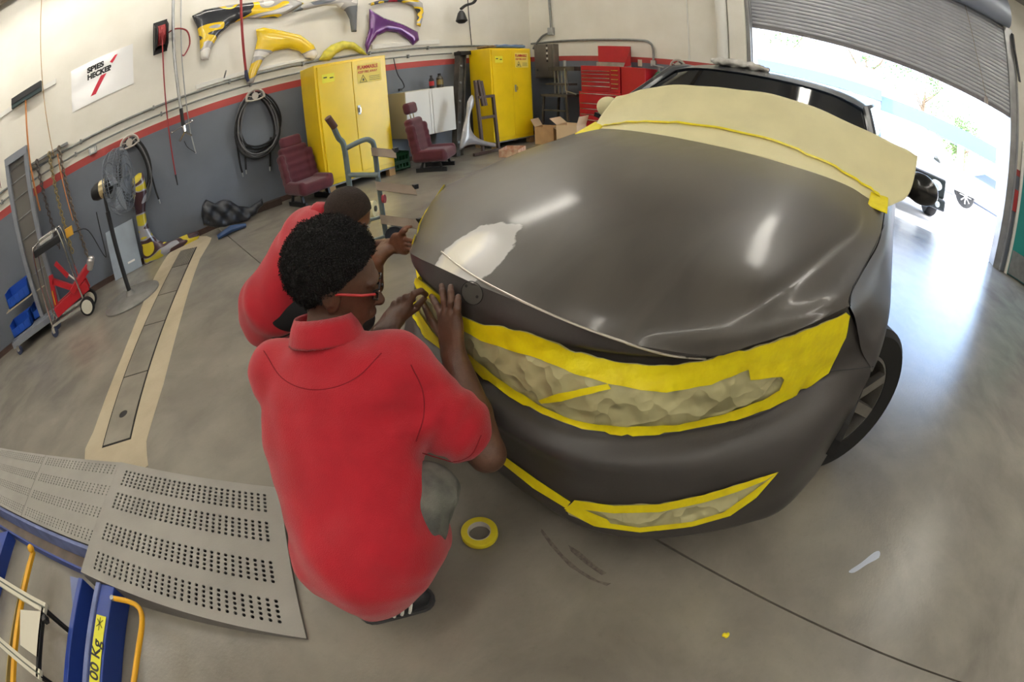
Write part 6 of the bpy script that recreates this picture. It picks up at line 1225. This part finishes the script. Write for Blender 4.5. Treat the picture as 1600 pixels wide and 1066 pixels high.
for y in (-.16, 1.08): b = MB(); b.M = TM; b.ball((-.02, y + .09, .70), (.05, .14, .095), 14, 10); b.build('headlamp', mat('lamp_lens', rgb(206, 212, 206), .15), tk, smooth=True)
for y in (-.12, 1.2): b = MB(); b.M = TM; b.ball((-.13, y, .38), (.02, .055, .055), 12, 8); b.build('fog_lamp', MATS['lamp_lens'], tk, smooth=True)
tbox('grille', (-.03, .14, .56), (.0, .96, .84), M_BLACK, .01); tbox('plate', (-.14, .4, .32), (-.12, .72, .44), M_WHITE, .004)
for x, y in ((.75, -.22), (.75, 1.32), (3.7, -.22), (3.7, 1.32)):
    b = MB(); b.M = TM; b.lathe([(.2, -.11), (.33, -.12), (.36, -.08), (.36, .08), (.33, .12), (.2, .11)], (x, y, .36), (0, 1, 0), 24); w_ = b.build('wheel', M_RUBBER, tk, smooth=True); b = MB(); b.M = TM; b.lathe([(0, -.08), (.2, -.10), (.2, .10), (0, .08)], (x, y, .36), (0, 1, 0), 16); b.build('rim', M_STEEL, w_)
b = MB(); b.M = TM; b.ball((1.25, -.46, 1.12), (.06, .10, .09), 10, 8); b.build('mirror', M_TD, tk, smooth=True)
# blue car and a wheel across the yard
bc = thing('parked_car', 'pale blue sedan parked far across the sunlit yard', 'car', (17, -4.2, 0)); M_BC = mat('sedan_blue', rgb(106, 130, 190), .3, 0, coat=.5)
SECT = [(-2.1, .55), (-1.9, .80), (-1.0, .92), (-.5, 1.35), (.6, 1.38), (1.3, 1.0), (2.0, .92), (2.15, .55), (2.0, .25), (-2.0, .25)]
b = MB(); b.M = Matrix.Translation((18.7, -6.7, 0)) @ Matrix.Rotation(math.radians(62), 4, 'Z'); b.prism([(x, -.85, z) for x, z in SECT], (0, 1.7, 0)); b.build('body', M_BC, bc, bevel=.08)
b = MB(); b.M = Matrix.Translation((18.7, -6.7, 0)) @ Matrix.Rotation(math.radians(62), 4, 'Z'); b.prism([(x, -.87, z) for x, z in ((-.9, .95), (-.45, 1.28), (.55, 1.3), (1.1, 1.0))], (0, 1.74, 0)); b.build('side_windows', mat('sedan_glass', rgb(60, 70, 84), .1), bc)
for x in (-1.35, 1.35):
    for y in (-.8, .8): b = MB(); b.M = Matrix.Translation((18.7, -6.7, 0)) @ Matrix.Rotation(math.radians(62), 4, 'Z'); b.lathe([(.18, -.1), (.31, -.1), (.31, .1), (.18, .1)], (x, y, .31), (0, 1, 0), 20); b.build('wheel', M_RUBBER, bc, smooth=True)
wv = thing('white_van', 'white vehicle with spoked dark wheel beyond the truck', 'van', (14.2, -3.9, 0)); b = MB(); b.box((14.2, -4.6, .4), (18.5, -3.0, 1.0)); b.M = None; b.build('body', M_TW, wv, bevel=.1)
b = MB(); b.lathe([(.2, -.1), (.33, -.11), (.36, -.07), (.36, .07), (.33, .11), (.2, .1)], (14.4, -3.9, .36), (1, -.2, 0), 24); w_ = b.build('wheel', M_RUBBER, wv, smooth=True)
for k in range(8): a = 2 * PI * k / 8; b = MB(); b.bar((14.27, -3.9, .36), (14.27, -3.9 + .23 * math.cos(a), .36 + .23 * math.sin(a)), .04, .02); b.build('spoke', M_WHITE, w_)
for y in (-3.3, -4.4):
    b = MB(); b.lathe([(.2, -.1), (.33, -.11), (.36, -.07), (.36, .07), (.33, .11), (.2, .1)], (17.6, y, .36), (0, 1, 0), 16); b.build('wheel', M_RUBBER, wv, smooth=True)
for i, (x, y, z, lb) in enumerate(((11.6, -4.55, .0, 'grey framed box standing right by the door edge'), (13.4, -5.0, .85, 'grey sign box on a post past the van'))):
    t = thing('yard_box', lb, 'box', (x, y, 0), 'boxes by the door edge'); b = MB(); b.box((x, y - .2, z), (x + .25, y + .2, z + .55)); b.build('box', mat('yard_grey', rgb(128, 136, 150), .5), t, bevel=.02); b = MB(); b.bar((x + .1, y, 0), (x + .1, y, max(z, .05)), .06); b.build('post', MATS['yard_grey'], t)
